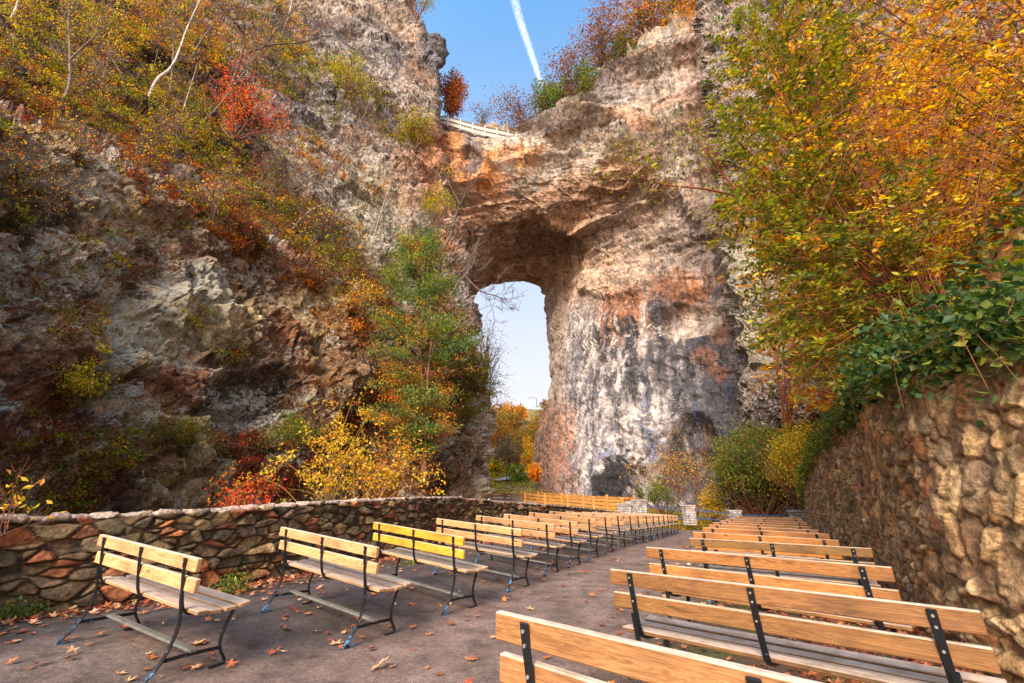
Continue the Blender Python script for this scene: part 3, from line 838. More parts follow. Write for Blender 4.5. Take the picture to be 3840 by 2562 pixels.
LB_ = [(4.5, 0.95, 1.2, 1.2), (1.9, 0.38, 1.2, 1.3), (0.9, 0.16, 1.0, 1.4)]
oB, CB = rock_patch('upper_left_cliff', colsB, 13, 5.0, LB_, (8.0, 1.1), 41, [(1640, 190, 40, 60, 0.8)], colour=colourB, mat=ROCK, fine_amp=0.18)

# ---- the natural arch -------------------------------------------------------
colsE = [
    [(1540, 440, 78), (1540, 470, 64), (1550, 600, 63), (1580, 700, 62), (1610, 800, 63), (1650, 930, 70), (1700, 1150, 86)] + [(1700, 1160, 87)] * 4,
    [(1700, 470, 76), (1700, 492, 61.5), (1715, 600, 60.5), (1735, 715, 60.2), (1750, 850, 63.5), (1765, 970, 71), (1772, 1122, 86)] + [(1772, 1122, 87)] * 4,
    [(1850, 492, 74), (1850, 520, 60.5), (1855, 630, 59.3), (1862, 735, 59), (1855, 850, 62.5), (1845, 950, 70), (1830, 1077, 86)] + [(1830, 1077, 87)] * 4,
    [(1960, 470, 74), (1960, 500, 59), (1965, 620, 57.6), (1975, 725, 57.2), (1965, 830, 61), (1945, 935, 69.5), (1920, 1059, 86)] + [(1920, 1059, 87)] * 4,
    [(2050, 430, 74), (2050, 455, 57.5), (2060, 580, 56), (2075, 690, 55.6), (2075, 810, 60), (2050, 930, 69), (1992, 1062, 85)] + [(1992, 1062, 86)] * 4,
    [(2150, 355, 72), (2150, 386, 56), (2165, 530, 54.5), (2180, 650, 54.0), (2180, 780, 58.5), (2130, 930, 66.5), (2042, 1100, 84), (2047, 1250, 84), (2056, 1450, 83), (2004, 1620, 80), (2000, 1890, 78)],
    [(2250, 270, 70), (2250, 304, 55), (2260, 480, 53.5), (2275, 622, 52.8), (2275, 760, 57), (2225, 930, 62), (2150, 1120, 69), (2112, 1280, 71), (2090, 1450, 70), (2066, 1650, 67), (2060, 1890, 63)],
    [(2350, 200, 68), (2350, 230, 54), (2355, 430, 52.5), (2370, 612, 51.5), (2380, 760, 55.5), (2330, 940, 58), (2260, 1130, 60), (2215, 1310, 60), (2190, 1480, 58), (2177, 1680, 55.5), (2165, 1895, 53)],
    [(2430, 130, 67), (2430, 160, 53), (2440, 400, 51.2), (2460, 640, 49.8), (2475, 790, 53), (2440, 960, 54.5), (2385, 1140, 55), (2350, 1320, 54), (2330, 1500, 52), (2320, 1700, 50), (2310, 1900, 48)],
    [(2510, 90, 65), (2520, 118, 51), (2530, 400, 49), (2550, 700, 48), (2575, 850, 50.5), (2550, 1010, 51.5), (2510, 1170, 51.5), (2480, 1330, 51), (2470, 1500, 49.5), (2465, 1700, 47.5), (2460, 1905, 45.5)],
    [(2620, 0, 63), (2620, 30, 49), (2640, 400, 47.5), (2655, 800, 46.3), (2680, 950, 48), (2670, 1080, 48.5), (2645, 1200, 48.5), (2620, 1350, 48), (2610, 1500, 47), (2605, 1700, 45), (2600, 1915, 43)],
    [(2740, -120, 60), (2740, -80, 47), (2760, 380, 45.5), (2770, 880, 44.5), (2785, 1000, 45), (2790, 1100, 45), (2790, 1220, 45), (2780, 1350, 44.5), (2770, 1500, 44), (2770, 1700, 43), (2770, 1925, 41)],
    [(2930, -300, 56), (2930, -260, 44), (2950, 360, 42.5), (2960, 680, 41.5), (2980, 880, 41), (2990, 1050, 40.5), (2990, 1200, 40), (2990, 1350, 40), (2990, 1500, 39.5), (2990, 1700, 39), (2990, 1935, 38)],
    [(3300, -500, 48), (3300, -460, 38), (3320, 360, 37), (3330, 680, 36), (3340, 880, 36), (3340, 1050, 35), (3340, 1200, 35), (3340, 1350, 35), (3340, 1500, 34), (3340, 1700, 34), (3340, 1945, 33)],
]


def colourE(ci):
    B = ci['B']; n = fbm(B * 0.25, 4, 90); n2 = fbm(B * 0.8, 4, 91)
    st = fbm(B * np.array([0.8, 0.8, 0.07]), 4, 92); st2 = fbm(B * np.array([2.2, 2.2, 0.13]), 4, 93); st3 = fbm(B * np.array([1.2, 1.2, 0.05]), 4, 96)
    bd_ = fbm(B * np.array([0.10, 0.10, 1.3]) + 3, 4, 97)
    px, py = ci['px'], ci['py']
    lip = np.interp(px, [1500, 1700, 1800, 1883, 2042, 2138, 2323, 2400, 2500, 2600, 2700, 2800], [700, 715, 734, 752, 690, 645, 612, 630, 690, 790, 900, 1000])
    c = np.zeros(B.shape); c[:] = (0.44, 0.33, 0.28)
    c = c * (1 + 0.35 * ci['tone'][..., None])
    up = sstep(30, -40, py - lip + 40 * n)                                # face of the span: cream and grey beds
    c = lay(c, up * 0.8, (0.52, 0.43, 0.35))
    c = lay(c, up * sstep(0.05, 0.3, st) * 0.6, (0.40, 0.38, 0.40))
    c = lay(c, up * sstep(0.1, 0.35, st2) * 0.6, (0.64, 0.57, 0.50))
    c = lay(c, up * sstep(0.0, 0.3, bd_) * 0.4, (0.60, 0.38, 0.22))
    c = lay(c, up * sstep(0.06, 0.02, np.abs(bd_ + 0.12)) * sstep(-0.1, 0.2, n) * 0.75, (0.10, 0.06, 0.045))
    c = lay(c, up * sstep(0.12, 0.4, -st) * 0.75 * sstep(2150, 1900, px), (0.70, 0.36, 0.10))
    c = lay(c, up * sstep(0.1, 0.4, n2) * 0.35, (0.30, 0.22, 0.21))
    c = lay(c, up * sstep(2250, 2450, px) * sstep(-0.2, 0.2, n) * 0.55, (0.52, 0.31, 0.24))
    for (x, y, rx, ry, w_) in ((1690, 600, 100, 130, .75), (1800, 640, 50, 90, .75), (1850, 690, 60, 50, .5), (1930, 590, 120, 45, .5), (2330, 430, 60, 35, .4), (2400, 480, 60, 30, .3), (1760, 760, 40, 90, .5)):
        c = lay(c, blob(ci, x, y, rx, ry, s=8, nz=0.6) * w_, (0.72, 0.29, 0.09))
    for (x, y, rx, ry, w_) in ((1765, 575, 42, 75, .85), (2060, 470, 120, 40, .55), (2260, 350, 110, 50, .6), (2400, 300, 130, 70, .35)):
        c = lay(c, blob(ci, x, y, rx, ry, s=9, nz=0.6) * w_, (0.22, 0.18, 0.19))
    # vault: brown broken beds, a hollow, then a smooth pale inner wall
    un = sstep(-30, 40, py - lip + 40 * n) * sstep(1250, 1100, py) * sstep(60, -60, px - np.interp(py, [600, 760, 900, 1100], [2480, 2330, 2170, 2080]))
    c = lay(c, un * 0.85, (0.50, 0.29, 0.19))
    c = lay(c, un * sstep(0.0, 0.3, bd_) * 0.6, (0.24, 0.12, 0.075))
    c = lay(c, un * sstep(0.05, 0.35, n2) * 0.5, (0.66, 0.44, 0.30))
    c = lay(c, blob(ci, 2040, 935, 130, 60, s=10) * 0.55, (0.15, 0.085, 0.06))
    inner = sstep(-20, 60, py - lip) * sstep(-60, 60, px - np.interp(py, [600, 760, 900, 1100, 1300], [2480, 2330, 2170, 2080, 2080])) * sstep(1300, 1120, py)
    c = lay(c, inner * 0.8, (0.50, 0.36, 0.28))
    c = lay(c, inner * sstep(0.0, 0.3, st2) * 0.55, (0.40, 0.35, 0.36))
    c = lay(c, inner * sstep(2450, 2650, px + 100 * n) * 0.6, (0.34, 0.27, 0.26))
    c = lay(c, blob(ci, 2210, 1060, 130, 130, -30, s=12) * 0.55, (0.68, 0.44, 0.29))
    # pier: pale flowstone with black and rust streaks hanging from the stain line
    low = sstep(1080, 1230, py + 60 * n) * sstep(2080, 2160, px)
    c = lay(c, low * 0.9, (0.52, 0.44, 0.43))
    c = lay(c, low * sstep(0.05, 0.25, st2) * 0.6, (0.36, 0.33, 0.35))
    c = lay(c, low * sstep(0.0, 0.25, fbm(B * 0.5, 4, 98)) * 0.7, (0.76, 0.66, 0.62))
    c = lay(c, low * sstep(0.05, 0.25, fbm(B * 0.9, 4, 99)) * 0.6, (0.22, 0.20, 0.23))
    c = lay(c, low * sstep(0.04, 0.16, st3 - 0.3 * st2) * 0.75, (0.13, 0.125, 0.155))
    bandy = np.interp(px, [2150, 2250, 2350, 2450, 2550, 2700], [1170, 1150, 1110, 1090, 1060, 1040])
    c = lay(c, sstep(-90, 40, py - bandy) * sstep(300, 60, py - bandy) * sstep(-0.15, 0.12, st2 + st * 0.5) * sstep(2170, 2270, px) * 0.85, (0.30, 0.105, 0.035))
    c = lay(c, sstep(0, 80, py - bandy) * sstep(560, 120, py - bandy) * sstep(-0.02, 0.14, st3) * sstep(2160, 2260, px) * 0.9, (0.05, 0.048, 0.058))
    c = lay(c, sstep(2440, 2600, px + 120 * n) * sstep(1080, 1250, py) * sstep(-0.18, 0.10, st3 + 0.3 * st2) * 0.85, (0.085, 0.08, 0.095))
    for (x, y, rx, ry, w_) in ((2480, 1250, 50, 200, .7), (2560, 1420, 50, 260, .6), (2670, 1480, 100, 330, .7), (2750, 1500, 120, 360, .75), (2600, 1750, 150, 140, .75), (2520, 1760, 60, 150, .5)):
        c = lay(c, blob(ci, x, y, rx, ry, 3, nz=0.75, s=13) * w_, (0.085, 0.08, 0.095))
    for (x, y, rx, ry, w_) in ((2700, 1250, 40, 60, .35), (2690, 1390, 50, 25, .4), (2640, 1330, 60, 30, .4), (2560, 1080, 90, 70, .4), (2340, 1140, 90, 50, .5)):
        c = lay(c, blob(ci, x, y, rx, ry, s=14, nz=0.7) * w_, (0.42, 0.15, 0.05))
    c = lay(c, blob(ci, 2610, 1190, 120, 55, -20, s=15, nz=0.5) * 0.8, (0.66, 0.52, 0.45))
    rust = sstep(2170, 2110, px - 30 * n) * sstep(1460, 1560, py)
    c = lay(c, rust * 0.7 * sstep(-0.3, 0.2, n2 + 0.1), (0.52, 0.20, 0.10))
    c = lay(c, rust * sstep(2090, 2040, px) * 0.6, (0.15, 0.085, 0.055))
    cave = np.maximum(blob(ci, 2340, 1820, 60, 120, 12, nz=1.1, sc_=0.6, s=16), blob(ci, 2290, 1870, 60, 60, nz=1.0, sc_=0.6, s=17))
    c = lay(c, cave * 0.95, (0.028, 0.024, 0.026))  # shade of the recess put into the colour
    for k, (x, y, rx, ry) in enumerate(((2265, 1685, 38, 30), (2400, 1575, 18, 22), (2430, 1640, 12, 60), (2415, 1500, 10, 60), (2725, 1440, 10, 50), (2440, 1690, 12, 40), (2600, 1560, 8, 50))):
        c = lay(c, blob(ci, x, y, rx, ry, nz=0.9, sc_=0.9, s=20 + k) * 0.55, (0.07, 0.11, 0.27))
    c = lay(c, sstep(2700, 2800, px) * 0.5, (0.22, 0.15, 0.12))
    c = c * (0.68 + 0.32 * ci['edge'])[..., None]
    l = -0.03 + 0.09 * low * sstep(-0.2, 0.3, fbm(B * 0.4, 3, 95)) * sstep(2560, 2460, px) - 0.2 * cave
    return c, l


bumpsE = [(2600, 1640, 85, 95, 3.0), (2610, 1760, 110, 130, 1.6), (2320, 1840, 75, 130, -2.4), (2000, 930, 200, 90, 1.6), (2600, 1200, 120, 60, 1.4), (2240, 790, 240, 60, -0.8), (2300, 1060, 160, 60, -0.8), (2370, 1560, 60, 60, -0.6), (1760, 600, 40, 60, 1.2)]
LE = [(5.0, 0.35, 0.9, 1.8), (2.2, 0.2, 1.0, 2.0), (1.0, 0.10, 1.0, 2.0)]
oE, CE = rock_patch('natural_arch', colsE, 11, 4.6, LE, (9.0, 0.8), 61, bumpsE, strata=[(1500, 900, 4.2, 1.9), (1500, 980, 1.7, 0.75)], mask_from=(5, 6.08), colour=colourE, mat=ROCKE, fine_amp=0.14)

# ---- overhanging rock behind the right-hand trees ------------------------------
colsG = [
    [(2640, -700, 42), (2660, 300, 40), (2700, 700, 39), (2730, 1000, 38), (2745, 1300, 37), (2790, 1480, 36), (2820, 1640, 36), (2830, 1720, 37), (2840, 1960, 38)],
    [(2600, -700, 35), (2630, 300, 33), (2690, 700, 32), (2728, 1000, 31), (2745, 1300, 30), (2780, 1480, 29.5), (2812, 1640, 29.5), (2820, 1720, 32), (2830, 1960, 33)],
    [(2800, -700, 31), (2830, 300, 30), (2860, 700, 29), (2880, 1000, 28), (2880, 1300, 27), (2900, 1480, 26.5), (2920, 1600, 27), (2920, 1700, 30), (2930, 1960, 31)],
    [(3100, -700, 28), (3100, 300, 27), (3120, 700, 26), (3120, 1000, 25), (3120, 1300, 24), (3120, 1450, 24), (3120, 1570, 24.5), (3120, 1700, 27), (3120, 1960, 28)],
    [(3600, -700, 23), (3600, 300, 22), (3600, 700, 21), (3600, 1000, 20), (3600, 1300, 19.5), (3600, 1450, 19), (3600, 1570, 20), (3600, 1700, 22), (3600, 1960, 22)],
    [(4300, -700, 17), (4300, 300, 16.5), (4300, 700, 16), (4300, 1000, 15.5), (4300, 1300, 15), (4300, 1450, 15), (4300, 1570, 15), (4300, 1700, 16), (4300, 1960, 16)],
]


def colourG(ci):
    B = ci['B']; n = fbm(B * 0.5, 4, 110); n2 = fbm(B * 1.6, 4, 111)
    c = np.zeros(B.shape); c[:] = (0.30, 0.22, 0.20)
    c = c * (1 + 0.9 * ci['tone'][..., None])
    c = lay(c, sstep(0.0, 0.35, n) * 0.8, (0.085, 0.055, 0.05))
    c = lay(c, sstep(0.05, 0.4, -n) * 0.6, (0.42, 0.33, 0.26))
    c = lay(c, sstep(0.1, 0.4, n2) * 0.5, (0.26, 0.10, 0.06))
    c = lay(c, blob(ci, 2850, 1080, 120, 260, s=30) * 0.6, (0.58, 0.52, 0.36))
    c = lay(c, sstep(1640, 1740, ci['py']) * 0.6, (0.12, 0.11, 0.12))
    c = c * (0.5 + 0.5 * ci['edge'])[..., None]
    return c, 0.05 + 0.06 * n2


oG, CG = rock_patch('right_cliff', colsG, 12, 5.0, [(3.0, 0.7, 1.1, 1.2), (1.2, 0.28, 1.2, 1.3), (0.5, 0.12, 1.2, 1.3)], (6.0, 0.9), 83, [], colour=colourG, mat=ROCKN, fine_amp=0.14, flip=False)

# ---- bank above the right wall ------------------------------------------------
Xw, Yw, Zw, Nw = RWinfo
ii = np.linspace(0, len(Xw) - 1, 160).astype(int)
tq = np.linspace(0, 1, 70)
ex = np.array([0.80, -0.25])
BX = Xw[ii][None] - Nw[ii, 0][None] * (0.5 + 0 * tq[:, None]) + ex[0] * 15 * tq[:, None]
BY = Yw[ii][None] - Nw[ii, 1][None] * (0.5 + 0 * tq[:, None]) + ex[1] * 6 * tq[:, None]
BZ = Zw[ii][None] - 0.15 + 15 * tq[:, None] ** 1.05
Bp = np.stack([BX, BY, BZ], -1)
Bp[..., 2] += 0.5 * fbm(Bp * 0.5, 3, 120)
n = fbm(Bp * 1.5, 3, 121)
c = np.zeros(Bp.shape); c[:] = (0.22, 0.09, 0.025); c = lay(c, sstep(0, 0.4, n), (0.36, 0.16, 0.03)); c = lay(c, sstep(0, 0.4, -n) * 0.7, (0.05, 0.045, 0.015))
rs_h = np.random.default_rng(44); kk_ = rs_h.integers(0, Bp.shape[0] * Bp.shape[1], 26000); HB = Bp.reshape(-1, 3)[kk_] + rs_h.normal(0, 0.12, (26000, 3))
o = link('hillside', mesh_np('hillside', Bp, grid_faces(70, 160), mat_attr('leafy_earth', fine=5, bs=0.8, bd=0.1), c, True)); tag(o, None, None, kind='structure')

# ------------------------------------------------------------------ benches
def bench_parts(length):
    """meshes of one bench in its own axes: x along the seat, y forward, z up"""
    hs = length / 2 - 0.16
    P = {}
    for nm, zc, yc, jit in (('upper', 0.765, -0.085, 1), ('lower', 0.625, -0.060, 2)):
        b = MB(); b.box((0.0, yc, zc), (length, 0.036, 0.092), bev=0.005)
        by = {}
        for f in b.f: by.setdefault(len(f), []).append(f)
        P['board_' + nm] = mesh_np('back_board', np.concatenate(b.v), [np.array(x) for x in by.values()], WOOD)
    b = MB()
    for y, z, t in ((0.02, 0.440, -0.02), (0.125, 0.424, -0.05), (0.232, 0.426, 0.03), (0.338, 0.440, 0.14)):
        ca, sa = math.cos(t), math.sin(t)
        b.box((0.012 * math.sin(y * 40), y + 0.01, z), (length, 0.084, 0.026), R=np.array([[1, 0, 0], [0, ca, -sa], [0, sa, ca]]), bev=0.004)
    by = {}
    for f in b.f: by.setdefault(len(f), []).append(f)
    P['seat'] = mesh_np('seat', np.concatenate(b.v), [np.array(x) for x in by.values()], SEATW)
    def curve(pts, n=22):
        return catmull(np.array(pts, float), n)
    def mk(name, sweeps, mat=None, tubes=()):
        b = MB()
        for pts, w_, t_ in sweeps: b.sweep(pts, w_, t_)
        for pts, r_ in tubes: b.tube(pts, r_, 8)
        by = {}
        for f in b.f: by.setdefault(len(f), []).append(f)
        return mesh_np(name, np.concatenate(b.v), [np.array(x) for x in by.values()], mat or IRON)
    for k, x in (('l', -hs), ('m', 0.0), ('r', hs)):
        P['support_' + k] = mk('back_support', [(curve([(x, -0.118, 0.80), (x, -0.112, 0.76), (x, -0.094, 0.66), (x, -0.07, 0.55), (x, -0.045, 0.47), (x, -0.01, 0.422), (x, 0.06, 0.403), (x, 0.2, 0.395), (x, 0.33, 0.405), (x, 0.375, 0.42)], 30), 0.036, 0.014)])
        for q, z in enumerate((0.775, 0.73, 0.635)):
            P['bolt_%d%s' % (q, k)] = mk('bolt', [], BOLT, [(np.array([(x, -0.124 + (0.785 - z) * 0.17, z), (x, -0.129 + (0.785 - z) * 0.17, z)]), 0.0065)])
    for k, x in (('l', -hs - 0.014), ('r', hs + 0.014)):
        P['rear_' + k] = mk('leg', [(curve([(x, -0.082, 0.56), (x, -0.070, 0.50), (x, -0.052, 0.42), (x, -0.045, 0.33), (x, -0.062, 0.23), (x, -0.105, 0.12), (x, -0.175, 0.03), (x, -0.195, 0.012), (x, -0.17, 0.008), (x, -0.09, 0.008)], 34), 0.034, 0.015)])
        P['front_' + k] = mk('leg', [(curve([(x, 0.372, 0.425), (x, 0.352, 0.38), (x, 0.318, 0.28), (x, 0.30, 0.19), (x, 0.315, 0.115), (x, 0.355, 0.055), (x, 0.37, 0.022), (x, 0.345, 0.009), (x, 0.26, 0.008)], 30), 0.034, 0.015)])
        P['cross_' + k] = mk('cross_bar', [([(x, -0.09, 0.140), (x, 0.1, 0.138), (x, 0.318, 0.128)], 0.014, 0.026)])
    b = MB(); b.box((0, 0.11, 0.156), (2 * hs + 0.05, 0.052, 0.02), bev=0.003)
    by = {}
    for f in b.f: by.setdefault(len(f), []).append(f)
    P['stretcher'] = mesh_np('stretcher', np.concatenate(b.v), [np.array(x) for x in by.values()], STRW)
    return P


BP = bench_parts(1.82)
NM = {'upper': 'back_board'}


def make_bench(x, y, deg, label, group, tint=(1, 1, 1), sx=1.0, tiltx=0.0, name='park_bench'):
    z = float(G(x, y))
    a = math.radians(deg)
    # lean with the ground along the bench
    e = 0.7
    zl = float(G(x - e * math.cos(a), y - e * math.sin(a))); zr = float(G(x + e * math.cos(a), y + e * math.sin(a)))
    t = thing(name, label, 'bench', (x, y, (zl + zr) / 2), 0, group)
    t.rotation_euler = (0, -math.atan2(zr - zl, 2 * e), a)
    t.rotation_mode = 'XYZ'
    i_yellow = tint[2] < 0.3 and tint[0] > 1
    for k, me in BP.items():
        nm = me.name.split('.')[0]
        if k.startswith('bolt'):
            continue
        o = link(nm, me, t); o.scale = (sx, 1, 1)
        if nm in ('back_board', 'seat'):
            v = 1 + random.uniform(-0.14, 0.12)
            if nm == 'seat' and i_yellow: o.color = (1.1, 1.1, 1.0, 1)
            else: o.color = (tint[0] * v, tint[1] * v * random.uniform(0.96, 1.03), tint[2] * v, 1)
        if k.startswith('support') and (x * x + y * y) < 60:
            for bq in range(3): link('bolt', BP['bolt_%d%s' % (bq, k[-1])], o)
    return t


# left row: (right-hand post x, y, direction of the bench)
LB = [(-2.50, 3.56, -27), (-1.44, 4.43, -34), (-0.75, 5.50, -36), (-0.06, 6.78, -34), (0.53, 8.10, -31), (1.05, 8.98, -31), (1.62, 10.15, -32), (2.19, 11.2, -32), (2.77, 12.33, -32), (3.42, 13.6, -32), (3.90, 14.5, -32), (4.48, 15.6, -32), (5.05, 16.7, -32), (5.6, 17.8, -32), (6.15, 18.9, -32), (6.7, 20.0, -32), (7.25, 21.15, -32), (7.8, 22.3, -32)]
LN = ['nearest bench of the left row, by the rust coloured stones of the low wall',
      'second bench of the left row, pale back boards and dry leaves on its slatted seat',
      'bench of the left row whose back boards are painted bright yellow',
      'bench in the left row directly beyond the yellow bench',
      'second bench beyond the yellow one in the left row, blue paint on its feet',
      'third bench beyond the yellow one in the left row', 'fourth bench beyond the yellow one in the left row', 'fifth bench beyond the yellow one in the left row',
      'sixth bench beyond the yellow one in the left row', 'seventh bench beyond the yellow one in the left row', 'eighth bench beyond the yellow one in the left row',
      'eighth bench counted from the far end of the left row', 'seventh bench counted from the far end of the left row',
      'sixth bench counted from the far end of the left row', 'fifth bench counted from the far end of the left row', 'fourth bench counted from the far end of the left row',
      'third bench counted from the far end of the left row, near the stone pillars'][:17]
LN = LN[:11] + ['seventh bench counted from the far end of the left row', 'sixth bench counted from the far end of the left row', 'fifth bench counted from the far end of the left row', 'fourth bench counted from the far end of the left row', 'third bench counted from the far end of the left row', 'last but one bench at the far end of the left row', 'farthest bench of the left row, close to the open asphalt before the railing']
for i, (x, y, dg) in enumerate(LB):
    a = math.radians(dg); hs = 0.68
    cx_, cy_ = x - hs * math.cos(a) + 0.075, y - hs * math.sin(a) + 0.12
    tint = (1.18, 1.20, 1.35) if i < 2 else (1.25, 1.25, 0.25) if i == 2 else (0.98, 0.95, 0.95)
    if i > 4: tint = (0.80, 0.72, 0.74)
    make_bench(cx_, cy_, dg, LN[i], 'benches of the left row', tint, sx=0.88 if i == 0 else 0.92)
# the yellow bench: yellow paint only on its boards
# right row: (left end of top board x, y, right end x, y)
RBE = [((1868, 2291), (3055, 2562)), ((2294, 2131), (3680, 2297)), ((2448, 2048), (3331, 2134)), ((2580, 2021), (3264, 2052)), ((2596, 1998), (3139, 2021)), ((2633, 1981), (3106, 1999)), ((2656, 1970), (3065, 1984.5)), ((2673, 1961), (3032, 1973)), ((2701, 1954), (3025, 1964)), ((2724, 1947), (3022, 1957)), ((2741, 1941.5), (3012, 1949)), ((2760, 1936), (3005, 1942))]
RN = ['nearest bench of the right row, cut off by the bottom edge of the photo',
      'second bench of the right row, its grey seat and blue-flaked middle support showing',
      'third bench of the right row, warm yellow-brown boards with pale spots along the top',
      'fourth bench of the right row, its back boards darkened by greenish mildew',
      'fifth bench of the right row with orange-brown boards, just beyond the mildewed one', 'sixth bench of the right row', 'seventh bench of the right row', 'eighth bench of the right row',
      'fifth bench counted from the far end of the right row', 'fourth bench counted from the far end of the right row', 'third bench counted from the far end of the right row',
      'last but one bench of the right row', 'farthest bench of the right row, in front of the stone pillar and railing']
RBpos = []
for i, (A, Bq) in enumerate(RBE):
    best = None
    for dz in np.linspace(-0.35, 0.1, 91):
        zt = 0.81 + dz
        ra = np.array(ray(*A)); rb = np.array(ray(*Bq))
        Ya = (zt - CZ) / ra[1]; Yb = (zt - CZ) / rb[1]
        pa = np.array([ra[0] * Ya, Ya]); pb = np.array([rb[0] * Yb, Yb])
        L_ = np.hypot(*(pb - pa)); tgt = 1.82
        if i == 0: L_ = tgt - abs(dz + 0.0) * 0.01; pb = pa + (pb - pa) / np.hypot(*(pb - pa)) * tgt
        if best is None or abs(L_ - tgt) < best[0]: best = (abs(L_ - tgt), dz, pa, pb)
    _, dz, pa, pb = best
    RBpos.append((pa, pb, dz))
for i, (pa, pb, dz) in enumerate(RBpos):
    d = pb - pa; dg = math.degrees(math.atan2(d[1], d[0]))
    dg = float(np.clip(dg, -44, -33)) if i > 2 else dg
    if i == 2: dg = -46
    dg_ = math.radians(dg)
    fx, fy = -math.sin(dg_), math.cos(dg_)
    c_ = (pa + pb) / 2 + np.array([fx, fy]) * 0.085
    tint = [(0.74, 0.62, 0.58), (0.42, 0.34, 0.25), (0.70, 0.55, 0.34), (0.33, 0.28, 0.11), (0.78, 0.54, 0.22), (0.70, 0.50, 0.24), (0.62, 0.44, 0.27), (0.58, 0.43, 0.30)][min(i, 7)]
    t = make_bench(c_[0], c_[1], dg, RN[i] if i < 11 else RN[12], 'benches of the right row', tint)
    t.location.z = dz
    print('R', i, c_.round(2), round(dg, 1), round(dz, 3))

# two small benches beyond the fence on the gravel
for (u, v, Y, dg, lb) in ((1868, 1887, 47, -12, 'far small bench on pale gravel behind the first bay of the wooden fence'), (1944, 1888, 45, 8, 'far small bench on pale gravel behind the second bay of the wooden fence')):
    p = W(u, v, Y)
    t = thing('park_bench', lb, 'bench', tuple(p), math.radians(dg), 'benches on the gravel path')
    for k, me in BP.items():
        if not k.startswith('bolt'):
            o = link(me.name.split('.')[0], me, t); o.scale = (1.0, 1, 1)
            if o.name.startswith(('back_board', 'seat')): o.color = (0.42, 0.38, 0.42, 1)

# ------------------------------------------------------------------ wooden fences
def fence(posts, label, rails=4, top=0.12):
    """posts: (u, v_top, v_bottom, Y)"""
    b0 = W(posts[0][0], posts[0][2], posts[0][3])
    t = thing('wooden_fence', label, 'fence', tuple(b0))
    Ps = []
    for (u, v0, v1, Y) in posts:
        A = W(u, v1, Y); Bp_ = W(u, v0, Y)
        h = Bp_[2] - A[2]; Ps.append((A, h))
    for i, (A, h) in enumerate(Ps):
        q = MB(); q.box(A + (0, 0, h / 2 - 0.1), (0.17, 0.17, h + 0.2), bev=0.02)
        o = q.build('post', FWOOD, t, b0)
    for i in range(len(Ps) - 1):
        (A, h), (B_, h2) = Ps[i], Ps[i + 1]
        dr = (B_ - A)[:2]; L_ = np.hypot(*dr); n_ = np.array([dr[1], -dr[0], 0]) / L_
        for k in range(rails):
            f = 0.80 - k * 0.235
            p0 = A + (0, 0, h * f) + n_ * 0.0; p1 = B_ + (0, 0, h2 * f)
            q = MB(); q.sweep(np.array([p0 + (p1 - p0) * 0.085 / L_, (p0 + p1) / 2, p1 - (p1 - p0) * 0.085 / L_]), 0.045, 0.13, side=tuple(n_), r=0.004)
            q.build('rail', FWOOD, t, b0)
    return t


fence([(1846, 1839, 1886, 41), (1891, 1845, 1887, 42.5), (1970, 1844, 1893, 37.5), (2045, 1850, 1903, 35), (2130, 1855, 1909, 32.5), (2228, 1861, 1920, 30), (2337, 1867, 1925, 28.2)], 'near post and rail fence of the path, ending at the first pale stone pillar')
fence([(1992, 1834, 1868, 45), (2019, 1842, 1880, 41.5), (2108, 1848, 1891, 38), (2189, 1852, 1902, 35), (2279, 1855, 1912, 32), (2382, 1859, 1915, 29.5)], 'farther post and rail fence, below the foot of the pale rock pier')

# ------------------------------------------------------------------ stone pillars and blue pipe rails
PP = mat_attr('pale_block_stone', fine=9, bs=0.5, bd=0.02, lo=0.7, hi=1.25)


def pillar(u, v0, v1, Y, w_, dpt, rz, label, seed):
    A = W(u, v1, Y); T_ = W(u, v0, Y); h = T_[2] - A[2] + 0.25; A[2] -= 0.25
    t = thing('stone_pillar', label, 'pillar', tuple(A), rz, 'pale stone pillars of the railing')
    rs = np.random.default_rng(seed)
    core = MB(); core.box((0, 0, h / 2 - 0.03), (w_ - 0.05, dpt - 0.05, h - 0.1)); o = core.build('core', mat_simple('mortar', (0.16, 0.14, 0.13), (0.25, 0.22, 0.2), 9), t)
    # courses of blocks on the four faces in one mesh with colours
    V, Fs, C_, n = [], [], [], 0
    z = 0.0
    blk = MB(); cols = []
    while z < h - 0.12:
        ch = rs.uniform(0.11, 0.17); ch = min(ch, h - 0.09 - z)
        for face in range(4):
            L_ = w_ if face % 2 == 0 else dpt
            x = -L_ / 2
            while x < L_ / 2 - 0.02:
                bw = min(rs.uniform(0.13, 0.27), L_ / 2 - x)
                if L_ / 2 - x - bw < 0.06: bw = L_ / 2 - x
                ang = face * math.pi / 2
                R_ = np.array([[math.cos(ang), -math.sin(ang), 0], [math.sin(ang), math.cos(ang), 0], [0, 0, 1]])
                off = (dpt if face % 2 == 0 else w_) / 2 + rs.uniform(-0.012, 0.012)
                cpt = R_ @ np.array([x + bw / 2, -off + 0.03, z + ch / 2])
                k0 = blk.n; blk.box(cpt, (bw - 0.018, 0.075, ch - 0.018), R=R_, bev=0.012, jit=0.003)
                tone = rs.choice([0, 0, 0, 1, 2]); base = [(0.46, 0.42, 0.43), (0.30, 0.26, 0.26), (0.44, 0.34, 0.28)][tone]
                cols.append(np.tile(np.array(base) * rs.uniform(0.8, 1.15), (blk.n - k0, 1)))
                x += bw
        z += ch
    k0 = blk.n; 
    blk.build('block_facing', PP, t, col=np.concatenate(cols))
    cap = MB(); cap.box((0, 0, h - 0.04), (w_ + 0.07, dpt + 0.07, 0.085), bev=0.015, jit=0.004)
    cap.build('capstone', PP, t, col=np.tile([0.46, 0.38, 0.36], (cap.n, 1)))
    return A, h


